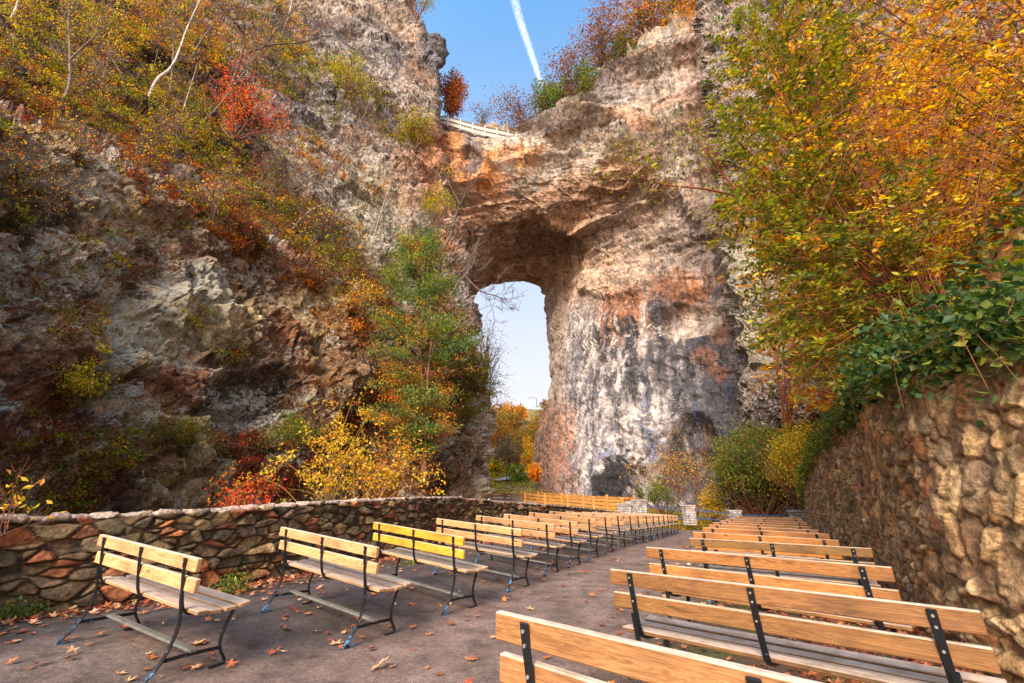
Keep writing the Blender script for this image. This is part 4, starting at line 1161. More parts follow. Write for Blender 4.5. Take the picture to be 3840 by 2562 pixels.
pil = [pillar(2342, 1888, 1930, 28.0, 0.62, 0.62, 0.3, 'pale stone pillar where the near wooden fence ends', 1),
       pillar(2400, 1874, 1932, 28.6, 0.68, 0.62, 0.3, 'tallest pale stone pillar, holding the left end of the blue pipe railing', 2),
       pillar(2587, 1894, 1953, 27.4, 0.58, 0.58, 0.1, 'free standing pale stone pillar in the middle of the blue railing', 3),
       pillar(2760, 1913, 1962, 25.4, 0.60, 0.58, -0.2, 'pale stone pillar behind the far end of the right bench row', 4),
       pillar(3004, 1914, 1968, 22.8, 0.78, 0.60, -0.35, 'pale stone pillar joining the tall retaining wall on the right', 5)]
# short wall between the first two pillars
a0, a1 = pil[0][0], pil[1][0]
t = thing('stone_wall', 'short pale block wall between the two pillars at the end of the fence', 'wall', tuple((a0 + a1) / 2))
q = MB(); rs = np.random.default_rng(9); cols = []
dv_ = (a1 - a0); L_ = np.hypot(*dv_[:2]); rz_ = math.atan2(dv_[1], dv_[0]); R_ = np.array([[math.cos(rz_), -math.sin(rz_), 0], [math.sin(rz_), math.cos(rz_), 0], [0, 0, 1]])
for cz_ in range(7):
    x = 0.3 + 0.05 * (cz_ % 2)
    while x < L_ - 0.3:
        bw = rs.uniform(0.14, 0.28); k0 = q.n
        q.box(R_ @ np.array([x + bw / 2 - L_ / 2, 0, 0.1 + cz_ * 0.145]), (bw - 0.012, 0.36, 0.133), R=R_, bev=0.012, jit=0.004)
        cols.append(np.tile(np.array([(0.42, 0.38, 0.38), (0.28, 0.24, 0.24), (0.46, 0.41, 0.39)][rs.integers(3)]) * rs.uniform(0.85, 1.1), (q.n - k0, 1))); x += bw
q.build('block_facing', PP, t, col=np.concatenate(cols))
# railing
def railing(i, j, z0s, label, n=2):
    A, hA = pil[i]; B_, hB = pil[j]
    t = thing('pipe_railing', label, 'railing', tuple(A), 0, 'blue pipe railings between the pillars')
    d = B_ - A; L_ = np.hypot(*d[:2]); d2 = d / L_
    for fz in z0s[:n]:
        p0 = A + d2 * 0.28 + (0, 0, hA * fz); p1 = B_ - d2 * 0.28 + (0, 0, hB * fz)
        p0[2] = A[2] + hA * fz; p1[2] = B_[2] + hB * fz
        k_ = MB(); k_.tube([p0, p1], 0.028, 8); k_.build('pipe', RAILM, t, A)
railing(1, 2, (0.70, 0.30), 'two blue-black pipes between the tallest pillar and the free standing pillar')
railing(2, 3, (0.78, 0.36), 'two blue-black pipes sloping down right of the free standing pillar')
railing(3, 4, (0.72, 0.30), 'blue pipe running behind the last bench of the right row')

# ------------------------------------------------------------------ board fence along the road on the arch
def topfence():
    pts = [(1615, 452, 435, 63.5), (1680, 465, 436, 63), (1727, 480, 450, 62.5), (1772, 493, 463, 62), (1818, 505, 475, 61.5), (1863, 516, 483, 61), (1906, 523, 493, 60.5), (1935, 528, 500, 60)]
    b0 = W(1615, 470, 63.5)
    t = thing('board_fence', 'grey-white board fence along the road on top of the rock arch', 'fence', tuple(b0))
    for (u, v1, v0, Y) in pts:
        A = W(u, v1 + 8, Y); B_ = W(u, v0, Y)
        q = MB(); q.box((A + B_) / 2, (0.24, 0.24, B_[2] - A[2]), bev=0.02); q.build('post', GREYW, t, b0)
    for i in range(len(pts) - 1):
        (u0, v1, v0, Y0), (u1, w1, w0, Y1) = pts[i], pts[i + 1]
        A0, A1, C0, C1 = W(u0, v1 + 2, Y0), W(u0, v0 + 2, Y0), W(u1, w1 + 2, Y1), W(u1, w0 + 2, Y1)
        d = (C0 - A0)[:2]; n_ = np.array([d[1], -d[0], 0]) / np.hypot(*d)
        q = MB(); K = 9
        for k in range(K):
            a, b2 = k / K + 0.01, (k + 1) / K - 0.01
            for (f0, f1) in ((0.0, 0.42), (0.50, 0.96)):
                V = []
                for s_ in (0.0, 0.06):
                    for (aa, ff) in ((a, f0), (b2, f0), (b2, f1), (a, f1)):
                        lo = A0 + (C0 - A0) * aa; hi = A1 + (C1 - A1) * aa
                        V.append(lo + (hi - lo) * ff - n_ * (0.05 + s_))
                q.add(V, [(0, 1, 2, 3), (7, 6, 5, 4), (0, 4, 5, 1), (2, 6, 7, 3), (1, 5, 6, 2), (0, 3, 7, 4)])
        q.build('board_panel', GREYW, t, b0)
        q = MB()
        for ff in (0.46, 1.0):
            q.sweep(np.array([A0 + (A1 - A0) * ff, (A0 + (A1 - A0) * ff + C0 + (C1 - C0) * ff) / 2, C0 + (C1 - C0) * ff]) + n_ * 0.03, 0.12, 0.16, side=tuple(n_))
        q.build('rail', BARKG, t, b0)


topfence()

# ------------------------------------------------------------------ light, sky, camera
cam = bpy.data.cameras.new('Camera'); co = bpy.data.objects.new('Camera', cam); COL.objects.link(co)
cam.lens = 36 * F / 3840; cam.sensor_width = 36; cam.clip_start = 0.05; cam.clip_end = 20000
co.location = (0, 0, CZ); co.rotation_euler = (math.radians(90) + PT, 0, 0); sc.camera = co

SUN_TRAVEL = np.array([0.34, 0.84, -0.56])
sd = -SUN_TRAVEL / np.linalg.norm(SUN_TRAVEL)
from mathutils import Vector
sl = bpy.data.lights.new('Sun', 'SUN'); so = bpy.data.objects.new('Sun', sl); COL.objects.link(so)
sl.energy = 2.8; sl.angle = math.radians(22); sl.color = (1.0, 0.86, 0.68)
so.rotation_euler = Vector(sd).to_track_quat('Z', 'Y').to_euler()
elev = math.asin(sd[2]); az = math.atan2(sd[0], sd[1])
wd_ = bpy.data.worlds.new('World'); sc.world = wd_; wd_.use_nodes = True
nt = wd_.node_tree; bg = nt.nodes['Background']
sk = nt.nodes.new('ShaderNodeTexSky'); sk.sky_type = 'NISHITA'; sk.sun_disc = False
sk.sun_elevation = elev; sk.sun_rotation = az
sk.air_density = 1.0; sk.dust_density = 1.5; sk.ozone_density = 2.0
# thin high cloud veils the sky, thickest towards the horizon
tcw = nt.nodes.new('ShaderNodeTexCoord'); spw = nt.nodes.new('ShaderNodeSeparateXYZ'); nt.links.new(tcw.outputs['Generated'], spw.inputs[0])
veil = ramp(nt, spw.outputs[2], [(0.0, (0.80, 0.73, 0.68)), (0.2, (0.86, 0.80, 0.78)), (0.33, (0.80, 0.79, 0.84)), (0.46, (0.66, 0.75, 0.93)), (0.73, (0.38, 0.63, 1.0)), (0.87, (0.14, 0.46, 0.95))])
vm = nd(nt, 'ShaderNodeVectorMath', operation='SCALE'); nt.links.new(veil, vm.inputs[0])
dt = nd(nt, 'ShaderNodeVectorMath', operation='DOT_PRODUCT'); nt.links.new(tcw.outputs['Generated'], dt.inputs[0]); dt.inputs[1].default_value = tuple(float(q) for q in sd)
glow = ramp(nt, dt.outputs['Value'], [(0.0, 0.27), (0.35, 0.40), (0.7, 0.66), (1.0, 0.9)])     # veil brightened on the sunward side, added out of view as soft fill
g2 = nd(nt, 'ShaderNodeMath', operation='MULTIPLY'); nt.links.new(glow, g2.inputs[0]); g2.inputs[1].default_value = 2.75 / 0.27
nt.links.new(g2.outputs[0], vm.inputs['Scale'])
vn = nt.nodes.new('ShaderNodeTexNoise'); vn.inputs['Scale'].default_value = 2.0; vn.inputs['Detail'].default_value = 4
mpw = nt.nodes.new('ShaderNodeMapping'); mpw.inputs['Scale'].default_value = (1, 1, 6); nt.links.new(tcw.outputs['Generated'], mpw.inputs[0]); nt.links.new(mpw.outputs[0], vn.inputs['Vector'])
vf = mix(nt, 1.0, ramp(nt, spw.outputs[2], [(0.0, 0.95), (0.5, 0.88), (0.9, 0.7)]), ramp(nt, vn.outputs[0], [(0.3, 0.88), (0.7, 1.0)]), 'MULTIPLY')
wm_ = mix(nt, 1.0, vm.outputs[0], ramp(nt, dt.outputs['Value'], [(0.0, (1, 1, 1)), (0.25, (1, 0.95, 0.88)), (0.8, (1, 0.80, 0.60))]), 'MULTIPLY')
nt.links.new(mix(nt, vf, sk.outputs[0], wm_), bg.inputs[0]); bg.inputs[1].default_value = 0.15
sc.view_settings.view_transform = 'Standard'; sc.view_settings.look = 'None'; sc.view_settings.exposure = 1.42; sc.view_settings.gamma = 1
sc.cycles.max_bounces = 6; sc.cycles.diffuse_bounces = 3; sc.cycles.glossy_bounces = 2; sc.cycles.transmission_bounces = 3; sc.cycles.transparent_max_bounces = 6
sc.cycles.use_denoising = True

# ------------------------------------------------------------------ plants
PAL = {
    'YG': [(0.34, 0.34, 0.02), (0.48, 0.42, 0.025), (0.20, 0.25, 0.02), (0.40, 0.28, 0.02), (0.12, 0.15, 0.015)],
    'GR': [(0.09, 0.15, 0.03), (0.15, 0.20, 0.04), (0.20, 0.24, 0.04), (0.06, 0.10, 0.03)],
    'DG': [(0.03, 0.07, 0.02), (0.05, 0.11, 0.035), (0.08, 0.14, 0.05), (0.10, 0.13, 0.03)],
    'OR': [(0.72, 0.24, 0.02), (0.80, 0.36, 0.04), (0.55, 0.15, 0.02), (0.80, 0.45, 0.05)],
    'YE': [(0.85, 0.52, 0.04), (0.90, 0.62, 0.08), (0.75, 0.40, 0.03), (0.60, 0.45, 0.04)],
    'RD': [(0.62, 0.05, 0.02), (0.75, 0.10, 0.03), (0.45, 0.03, 0.015), (0.70, 0.20, 0.04)],
    'BR': [(0.20, 0.055, 0.02), (0.30, 0.09, 0.025), (0.13, 0.035, 0.015), (0.26, 0.13, 0.03)],
    'RB': [(0.30, 0.09, 0.03), (0.36, 0.14, 0.04), (0.16, 0.05, 0.025), (0.34, 0.18, 0.05), (0.24, 0.05, 0.02), (0.18, 0.11, 0.04)],
    'OG': [(0.55, 0.22, 0.03), (0.40, 0.16, 0.03), (0.28, 0.22, 0.04), (0.62, 0.30, 0.04)],
    'PU': [(0.20, 0.12, 0.13), (0.15, 0.11, 0.12), (0.28, 0.12, 0.08), (0.22, 0.17, 0.12)],
    'OL': [(0.16, 0.16, 0.02), (0.24, 0.23, 0.03), (0.10, 0.11, 0.02), (0.32, 0.27, 0.03)],
    'SG': [(0.22, 0.23, 0.20), (0.14, 0.16, 0.13), (0.30, 0.30, 0.27), (0.12, 0.14, 0.10)],
    'JU': [(0.10, 0.17, 0.06), (0.15, 0.23, 0.09), (0.07, 0.12, 0.04), (0.20, 0.24, 0.06)],
}


def pick(pals, n, rs):
    """pals: dict name -> weight"""
    names = list(pals); w = np.array([pals[k] for k in names], float); w /= w.sum()
    k = rs.choice(len(names), n, p=w)
    out = np.zeros((n, 3))
    for i, nm in enumerate(names):
        m = k == i; p = np.array(PAL[nm]); out[m] = p[rs.integers(len(p), size=m.sum())]
    return out


def leaf_mesh(name, P, size, col, rs, aspect=0.5, bias=None, mat=None, parent=None, origin=None, fold=0.12, droop=0.3):
    n = len(P)
    a = rs.normal(size=(n, 3)); a[:, 2] -= droop
    if bias is not None: a = a + bias
    a /= np.linalg.norm(a, axis=1)[:, None]
    b = np.cross(a, rs.normal(size=(n, 3)) * 0.7 + np.array([0, 0, 1.0])); b /= (np.linalg.norm(b, axis=1)[:, None] + 1e-9)
    c = np.cross(a, b)
    L = (np.asarray(size) * np.ones(n))[:, None]
    V = np.stack([P, P + a * L * 0.45 + b * L * aspect * 0.5 + c * L * fold, P + a * L, P + a * L * 0.45 - b * L * aspect * 0.5 + c * L * fold], 1)
    Fc = np.arange(n * 4).reshape(n, 4)
    C = np.repeat(np.clip(col, 0.004, 0.95), 4, 0)
    me = mesh_np(name, V.reshape(-1, 3), Fc, mat or LEAF, C, False, None, origin)
    return link(name, me, parent)


def tubes_obj(name, paths, mat, parent=None, origin=None, k=5):
    mb = MB()
    V, Fs, n = [], [], 0
    for pts, rad in paths:
        m_ = MB(); kk = k if np.max(rad) > 0.02 else 3
        m_.tube(pts, rad, kk, cap=False); V.append(m_.v[0]); Fs.append(np.array(m_.f) + n); n += m_.n
    me = mesh_np(name, np.concatenate(V), Fs, mat, None, True, None, origin)
    return link(name, me, parent)


def twig(base, d, L, r, rs, lev=2, nch=3, spread=0.7, up=0.15, wig=0.18, seg=6):
    """recursive branch; returns paths and tips"""
    pts = [np.array(base, float)]; d = np.array(d, float); d /= np.linalg.norm(d)
    for i in range(seg):
        d = d + rs.normal(0, wig, 3) + np.array([0, 0, up * 0.3]); d /= np.linalg.norm(d)
        pts.append(pts[-1] + d * L / seg)
    pts = np.array(pts); rad = np.linspace(r, r * 0.35, len(pts))
    paths = [(pts, rad)]; tips = [pts[-1], pts[-2]]
    if lev > 0:
        for q in range(nch):
            f = rs.uniform(0.3, 1.0); i = min(int(f * seg), seg - 1)
            p = pts[i] + (pts[i + 1] - pts[i]) * (f * seg - i)
            dd = (pts[i + 1] - pts[i]); dd = dd / np.linalg.norm(dd) + rs.normal(0, spread, 3) + np.array([0, 0, up])
            a, t = twig(p, dd, L * rs.uniform(0.45, 0.7), max(rad[i] * 0.6, 0.002), rs, lev - 1, nch, spread, up, wig, max(3, seg - 1))
            paths += a; tips += t
    return paths, tips


def clump_leaves(tips, per, sig, rs, pals, flat=0.8, var=0.25):
    T_ = np.array(tips); n = len(T_)
    P = np.repeat(T_, per, 0) + rs.normal(0, 1, (n * per, 3)) * np.array([sig, sig, sig * flat])
    base = pick(pals, n, rs)
    c = np.repeat(base, per, 0); own = pick(pals, n * per, rs)
    m_ = rs.random(n * per)[:, None] < 0.35
    c = np.where(m_, own, c) * rs.uniform(1 - var, 1 + var, (n * per, 1)) * np.repeat(rs.uniform(0.8, 1.2, (n, 1)), per, 0)
    return P, c


def mpx(u, v, Y):
    """metres across and metres up that one photo pixel spans at (u, v, Y)"""
    P = W(u, v, Y); dep = P[1] * math.cos(PT) + (P[2] - CZ) * math.sin(PT)
    q = (1281 - v) / F
    return dep / F, dep / F / (math.cos(PT) - q * math.sin(PT))


def shrub(name, label, cat, u, v, Y, hpx, wpx, pals, size=0.1, n=12, per=14, lev=2, bark=None, seed=0, group=None, up=0.35, dens=1.0, sig=None, base=None, leafmat=None, stemr=None, spread=0.6, nch=3):
    rs = np.random.default_rng(1000 + seed)
    B = W(u, v, Y) if base is None else np.array(base, float)
    mx_, mz_ = mpx(u, v, Y); H = hpx * mz_; Wd = wpx * mx_
    t = thing(name, label, cat, tuple(B), 0, group)
    paths, tips = [], []
    for k in range(n):
        d = np.array([rs.normal(0, 0.5) * Wd / H * 1.5, rs.normal(0, 0.5) * Wd / H * 1.5, 1.0])
        a, b = twig(B + rs.normal(0, 0.05, 3) * np.array([H, H, 0]) * 0.3, d, H * rs.uniform(0.55, 0.95), stemr or max(0.012 * H, 0.006), rs, lev, nch, spread, up)
        paths += a; tips += b
    T_ = np.array(tips)
    c0 = B + np.array([0, 0, H * 0.55])
    q = (((T_ - c0) / np.array([Wd * 0.62, Wd * 0.62, H * 0.62])) ** 2).sum(1)
    T_ = T_[q < 1.3]
    tubes_obj('stems', paths, bark or TWIG, t, B, 4)
    if per > 0 and len(T_):
        P, c = clump_leaves(T_, per, sig or max(size * 1.6, 0.06 * H), rs, pals)
        leaf_mesh('foliage', P, rs.uniform(0.6, 1.25, len(P)) * size, c, rs, parent=t, origin=B, mat=leafmat)
    return t


_S = [np.concatenate([CA['px'].ravel(), CB['px'].ravel()]), np.concatenate([CA['py'].ravel(), CB['py'].ravel()]), np.concatenate([CA['P'][..., 1].ravel(), CB['P'][..., 1].ravel()])]
_k = np.concatenate([((np.array([0, 0, CZ]) - ci_['P']) * ci_['N']).sum(-1).ravel() > 0 for ci_ in (CA, CB)])
_S = [a_[_k] for a_ in _S]


def surfY(u, v):
    """depth of the rock slope in the direction (u, v)"""
    m_ = (np.abs(_S[0] - u) < 16) & (np.abs(_S[1] - v) < 16)
    return float(np.percentile(_S[2][m_], 25)) if m_.sum() > 3 else None


def pxtree(name, label, lines, Ys, r0, bark, seed, pals=None, size=0.2, ntw=26, tl=1.6, per=0, group=None, lev=1, tips_frac=0.6, cat='tree', snap=True):
    """lines: polylines of (u, v); Ys: (Y at foot, Y at top) per line"""
    rs = np.random.default_rng(2000 + seed)
    YL = []
    for ln, (ya, yb) in zip(lines, Ys):
        yy = [ya + (yb - ya) * k_ for k_ in np.linspace(0, 1, len(ln))]
        if snap:
            y0 = surfY(*ln[0]) if ln is lines[0] else min(yy[0], YL[0][min(len(ln), len(YL[0])) - 1])
            y0 = y0 or yy[0]; out_ = [y0]
            for (u_, v_) in ln[1:]:
                s_ = surfY(u_, v_)
                out_.append(min(out_[-1] * 1.02, s_ * 0.93) if s_ else out_[-1] * 1.01)
            yy = out_
        YL.append(yy)
    if snap and len(lines) > 1:          # forks start on the trunk
        for j in range(1, len(lines)):
            d_ = [math.hypot(a_[0] - lines[j][0][0], a_[1] - lines[j][0][1]) for a_ in lines[0]]
            y_ = YL[0][int(np.argmin(d_))]; sc_ = y_ / YL[j][0]
            YL[j] = [min(q_ * sc_, q_ * 1.02) if i_ else y_ for i_, q_ in enumerate(YL[j])]
    B = W(lines[0][0][0], lines[0][0][1], YL[0][0])
    t = thing(name, label, cat, tuple(B), 0, group)
    paths, tips, tw = [], [], []
    for j, (ln, (ya, yb)) in enumerate(zip(lines, Ys)):
        ln = np.array(ln, float); k = np.linspace(0, 1, len(ln))
        c = catmull(np.column_stack([ln, YL[j]]), 8 * (len(ln) - 1) + 1)
        P = W(c[:, 0], c[:, 1], c[:, 2])
        r = r0 * 0.8 * (1 if j == 0 else 0.62)
        rad = np.linspace(r, r * 0.3, len(P)); paths.append((P, rad))
        L_ = np.linalg.norm(P[-1] - P[0])
        for q in range(int(ntw * (1 if j == 0 else 0.6))):
            i = int(rs.uniform(0.25, 1.0) ** 0.8 * (len(P) - 2))
            d = (P[i + 1] - P[i]); d = d / np.linalg.norm(d) + rs.normal(0, 0.75, 3)
            a, b = twig(P[i], d, tl * rs.uniform(0.5, 1.2), rad[i] * 0.35, rs, lev + 1, 3, 0.6, 0.2, 0.2)
            tw += a; tips += b
    tubes_obj('trunk', paths, bark, t, B, 8)
    tubes_obj('branches', [(p_, np.maximum(r_, 0.00045 * p_[0][1])) for p_, r_ in tw], bark if bark is not BARKW else BARKG, t, B, 4)
    if per and pals:
        T_ = [x for x in tips if rs.random() < tips_frac * (0.28 if snap else 1.0)]
        P, c = clump_leaves(T_, per, size * 1.6, rs, pals)
        leaf_mesh('leaves', P, rs.uniform(0.6, 1.2, len(P)) * size, c, rs, parent=t, origin=B)
    return t


def crown_tree(name, label, u, v, Y, cu, cv, ru, rv, pals, size, seed, n=60, per=16, bark=None, group=None, gaps=0.25, r0=None, cat='tree'):
    """tree with a trunk at (u, v) and an uneven crown of clumps round (cu, cv)"""
    rs = np.random.default_rng(3000 + seed)
    B = W(u, v, Y); Cc = W(cu, cv, Y); mx_, mz_ = mpx(cu, cv, Y)
    rx, rz = ru * mx_, rv * mz_
    t = thing(name, label, cat, tuple(B), 0, group)
    hh = Cc[2] + rz * 0.4 - B[2]
    kk = np.linspace(0, 1, 7)[:, None]
    tp = B + (Cc + np.array([0, 0, rz * 0.5]) - B) * kk + rs.normal(0, 0.02 * hh, (7, 3)) * kk
    r0 = r0 or max(0.02 * hh, 0.06)
    paths = [(tp, np.linspace(r0, r0 * 0.3, 7))]; tips = []
    for q in range(n):
        z = rs.uniform(-1, 1); ph = rs.uniform(0, 2 * math.pi); rr = rs.uniform(0.35, 1.0) ** 0.6
        s_ = math.sqrt(1 - z * z) * (1 + 0.25 * math.sin(3 * ph + seed))
        tgt = Cc + np.array([rx * s_ * math.cos(ph), rx * 0.9 * s_ * math.sin(ph), rz * z]) * rr
        i = rs.integers(2, 6); st = tp[i]
        if st[2] > tgt[2] + 0.3 * rz: st = tp[2]
        mid = (st + tgt) / 2 + rs.normal(0, 0.07 * rx, 3) + np.array([0, 0, -0.05 * rz])
        pp_ = catmull(np.array([st, mid, tgt]), 7)
        paths.append((pp_, np.linspace(r0 * 0.3, r0 * 0.06, 7)))
        if rs.random() > gaps:
            tips += [tgt, (mid + tgt) / 2 + rs.normal(0, 0.12 * rx, 3), tgt + rs.normal(0, 0.16 * rx, 3)]
    tubes_obj('trunk', paths, bark or BARKD, t, B, 5)
    P, c = clump_leaves(tips, per, 0.075 * (rx + rz) , rs, pals)
    leaf_mesh('crown', P, rs.uniform(0.6, 1.25, len(P)) * size, c, rs, aspect=0.6, parent=t, origin=B)
    return t


# ---- undergrowth that covers the left slope (nobody could count it) ---------------
ZL = [
    (110, 280, 320, 280, 0, 1.0, {'YG': 7, 'YE': 1.6, 'OR': 1.2, 'BR': 1.5}), (430, 350, 350, 190, 28, 1.0, {'YG': 9, 'OR': 0.8, 'YE': 0.8, 'BR': 1.5}), (700, 560, 320, 170, 36, 1.0, {'YG': 8, 'BR': 2, 'OR': 1}),
    (960, 780, 260, 125, 40, 1.0, {'YG': 5, 'BR': 2.5, 'OR': 1.5}), (1180, 920, 230, 95, 38, 1.0, {'YG': 6, 'OL': 2, 'BR': 2}), (1350, 1060, 150, 80, 35, 1.0, {'OL': 3, 'BR': 3}),
    (850, 120, 300, 170, 0, 0.9, {'YG': 4, 'OR': 4, 'BR': 2}), (400, 60, 430, 120, 10, 1.0, {'OR': 3, 'YE': 2, 'YG': 5, 'BR': 1}), (650, 190, 190, 90, 20, 1.0, {'OR': 4, 'YG': 3}),
    (1060, 290, 180, 110, 20, 0.9, {'YG': 5, 'OR': 1}), (1230, 290, 210, 60, 32, 0.95, {'YG': 5, 'OL': 3}), (1420, 430, 150, 55, 35, 0.7, {'OL': 4, 'YG': 3, 'BR': 1}), (1545, 510, 90, 50, 10, 0.8, {'YG': 4, 'OL': 3, 'BR': 2}),
    (900, 430, 130, 80, 25, 0.7, {'RD': 4, 'BR': 3}), (1080, 520, 120, 60, 20, 0.5, {'OR': 2, 'YG': 3, 'BR': 3}), (1230, 640, 150, 60, 20, 0.5, {'OR': 3, 'BR': 2}),
    (240, 530, 330, 70, 22, 0.9, {'BR': 6, 'RD': 1.5, 'OR': 1, 'YG': 1}), (680, 800, 330, 85, 33, 0.9, {'BR': 6, 'RD': 1.6, 'OR': 1.4}), (1000, 960, 280, 75, 30, 0.9, {'BR': 6, 'OR': 1}), (1290, 1120, 190, 80, 28, 0.9, {'BR': 5, 'OL': 2}),
    (330, 1000, 170, 70, 15, 0.6, {'YG': 4, 'BR': 3}), (80, 1060, 150, 90, 0, 0.6, {'YG': 3, 'BR': 4}), (60, 1250, 130, 110, 0, 0.6, {'BR': 5, 'YG': 1}), (280, 1440, 130, 60, 10, 0.8, {'YG': 5, 'YE': 1}),
    (150, 1580, 190, 90, 10, 0.7, {'BR': 6, 'RD': 1, 'YG': 1}), (370, 1690, 110, 90, 0, 0.7, {'YG': 5, 'OR': 1}), (140, 1770, 190, 90, 0, 0.7, {'BR': 4, 'YG': 3}), (90, 1890, 210, 60, 0, 0.7, {'YG': 5, 'OR': 1}), (310, 1870, 90, 50, 0, 0.7, {'YG': 5}),
    (1000, 1660, 220, 55, 0, 0.6, {'BR': 6, 'RD': 1}), (1100, 1620, 80, 45, 0, 0.8, {'GR': 4, 'YG': 3}), (680, 850, 90, 60, 0, 0.4, {'YG': 3}), (700, 1190, 60, 40, 0, 0.6, {'YE': 2, 'YG': 3}), (870, 1330, 60, 30, 0, 0.4, {'YG': 3, 'BR': 2}),
    (1250, 1230, 110, 70, 20, 0.6, {'OR': 3, 'BR': 3}), (1500, 1560, 130, 130, 0, 0.5, {'BR': 5, 'OL': 3}), (1680, 1400, 90, 200, 0, 0.75, {'OL': 5, 'GR': 2, 'BR': 2}), (1760, 1440, 60, 110, 0, 0.8, {'OL': 5, 'YG': 3}),
    (1420, 1500, 110, 170, 0, 0.4, {'BR': 5, 'RD': 1}), (930, 620, 90, 60, 0, 0.3, {'RD': 3, 'BR': 3}), (230, 1230, 90, 60, 0, 0.5, {'YG': 3, 'BR': 3}), (30, 750, 110, 110, 0, 0.5, {'YG': 3, 'BR': 4}), (1050, 1800, 250, 80, 0, 0.45, {'BR': 6, 'RD': 1}), (1450, 1780, 130, 60, 0, 0.4, {'BR': 4, 'YG': 2}),
    (820, 1700, 120, 50, 0, 0.4, {'YG': 2, 'BR': 3}), (1160, 1490, 90, 60, 0, 0.4, {'BR': 5}), (560, 960, 160, 60, 20, 0.4, {'BR': 5, 'YG': 1}), (450, 850, 100, 60, 0, 0.35, {'YG': 2, 'BR': 2}), (-250, 500, 300, 500, 0, 0.6, {'YG': 3, 'BR': 3}),
    (1370, 800, 60, 160, 20, 0.25, {'OL': 3, 'OR': 1}), (1240, 420, 60, 160, 40, 0.3, {'OL': 3}), (1640, 800, 60, 110, 0, 0.5, {'YG': 4, 'YE': 2}), (1700, 640, 40, 90, 30, 0.4, {'YE': 3, 'YG': 2}),
]


def undergrowth(name, infos, zones, seed, density=1.0, kleaf=22, px_leaf=10.5, hug=1.3, twigs=0.9):
    rs = np.random.default_rng(seed)
    PP_, CC_, SZ, BI, TW = [], [], [], [], []
    for ci in infos:
        P = ci['P'].reshape(-1, 3); N = ci['N'].reshape(-1, 3); px, py = ci['px'].ravel(), ci['py'].ravel()
        ok = (P[:, 1] > 3) & (N @ np.array([0, 0, 0]) == 0)
        vis = ((np.array([0, 0, CZ]) - P) * N).sum(1) > 0
        for (x, y, rx, ry, ang, dn, pl) in zones:
            a = math.radians(ang); dx, dy = px - x, py - y
            q = ((dx * math.cos(a) + dy * math.sin(a)) / rx) ** 2 + ((-dx * math.sin(a) + dy * math.cos(a)) / ry) ** 2
            q = np.sqrt(q) + (0.55 if min(rx, ry) > 35 else 0.25) * fbm(P * 0.35, 3, 300)
            idx = np.nonzero((q < 1) & vis)[0]
            if len(idx) < 4: continue
            if ci.get('sub'): pass
            nc = int(rx * ry * 3.14 / (430.0 if min(rx, ry) > 35 else 180.0) * dn * density * (len(idx) / max(1, ci['n_est'](rx, ry))))
            nc = max(3, min(nc, 3600))
            s_ = rs.choice(idx, nc)
            Y = P[s_, 1][:, None]
            ctr = P[s_] + N[s_] * rs.uniform(0.0, 0.022, (nc, 1)) * Y * hug
            base = pick(pl, nc, rs) * rs.uniform(0.7, 1.2, (nc, 1))
            k = kleaf
            sg = 0.0085 * Y.repeat(k, 0)
            PP_.append(ctr.repeat(k, 0) + rs.normal(0, 1, (nc * k, 3)) * sg * np.array([1, 1, 0.55]))
            own = pick(pl, nc * k, rs); m_ = rs.random((nc * k, 1)) < 0.12
            CC_.append(np.where(m_, own, base.repeat(k, 0)) * rs.uniform(0.7, 1.25, (nc * k, 1)))
            SZ.append(px_leaf / F * Y.repeat(k, 0)[:, 0] * rs.uniform(0.6, 1.3, nc * k)); BI.append(N[s_].repeat(k, 0) * 0.7)
            for i in s_[:int(nc * twigs)]:
                Yi = P[i, 1]; d = N[i] + rs.normal(0, 0.5, 3) + np.array([0, 0, 0.4])
                d /= np.linalg.norm(d); L_ = rs.uniform(0.02, 0.09) * Yi
                e_ = rs.normal(0, 0.3, 3)
                pts = [P[i], P[i] + d * L_ * 0.5, P[i] + (d + e_ * 0.5) * L_ * 0.8 + np.array([0, 0, -0.05 * L_]), P[i] + (d + e_) * L_ + np.array([0, 0, -0.2 * L_])]
                TW.append((np.array(pts), np.linspace(0.0009, 0.0003, 4) * Yi))
    o = leaf_mesh(name, np.concatenate(PP_), np.concatenate(SZ), np.concatenate(CC_), rs, aspect=0.6, bias=np.concatenate(BI))
    tag(o, None, None, kind='stuff')
    print(name, sum(len(p) for p in PP_))
    if TW:
        tubes_obj('undergrowth_twigs', TW, TWIG, None, None, 3)
        tag(bpy.context.scene.collection.objects[-1] if False else COL.objects[-1], None, None, kind='stuff')


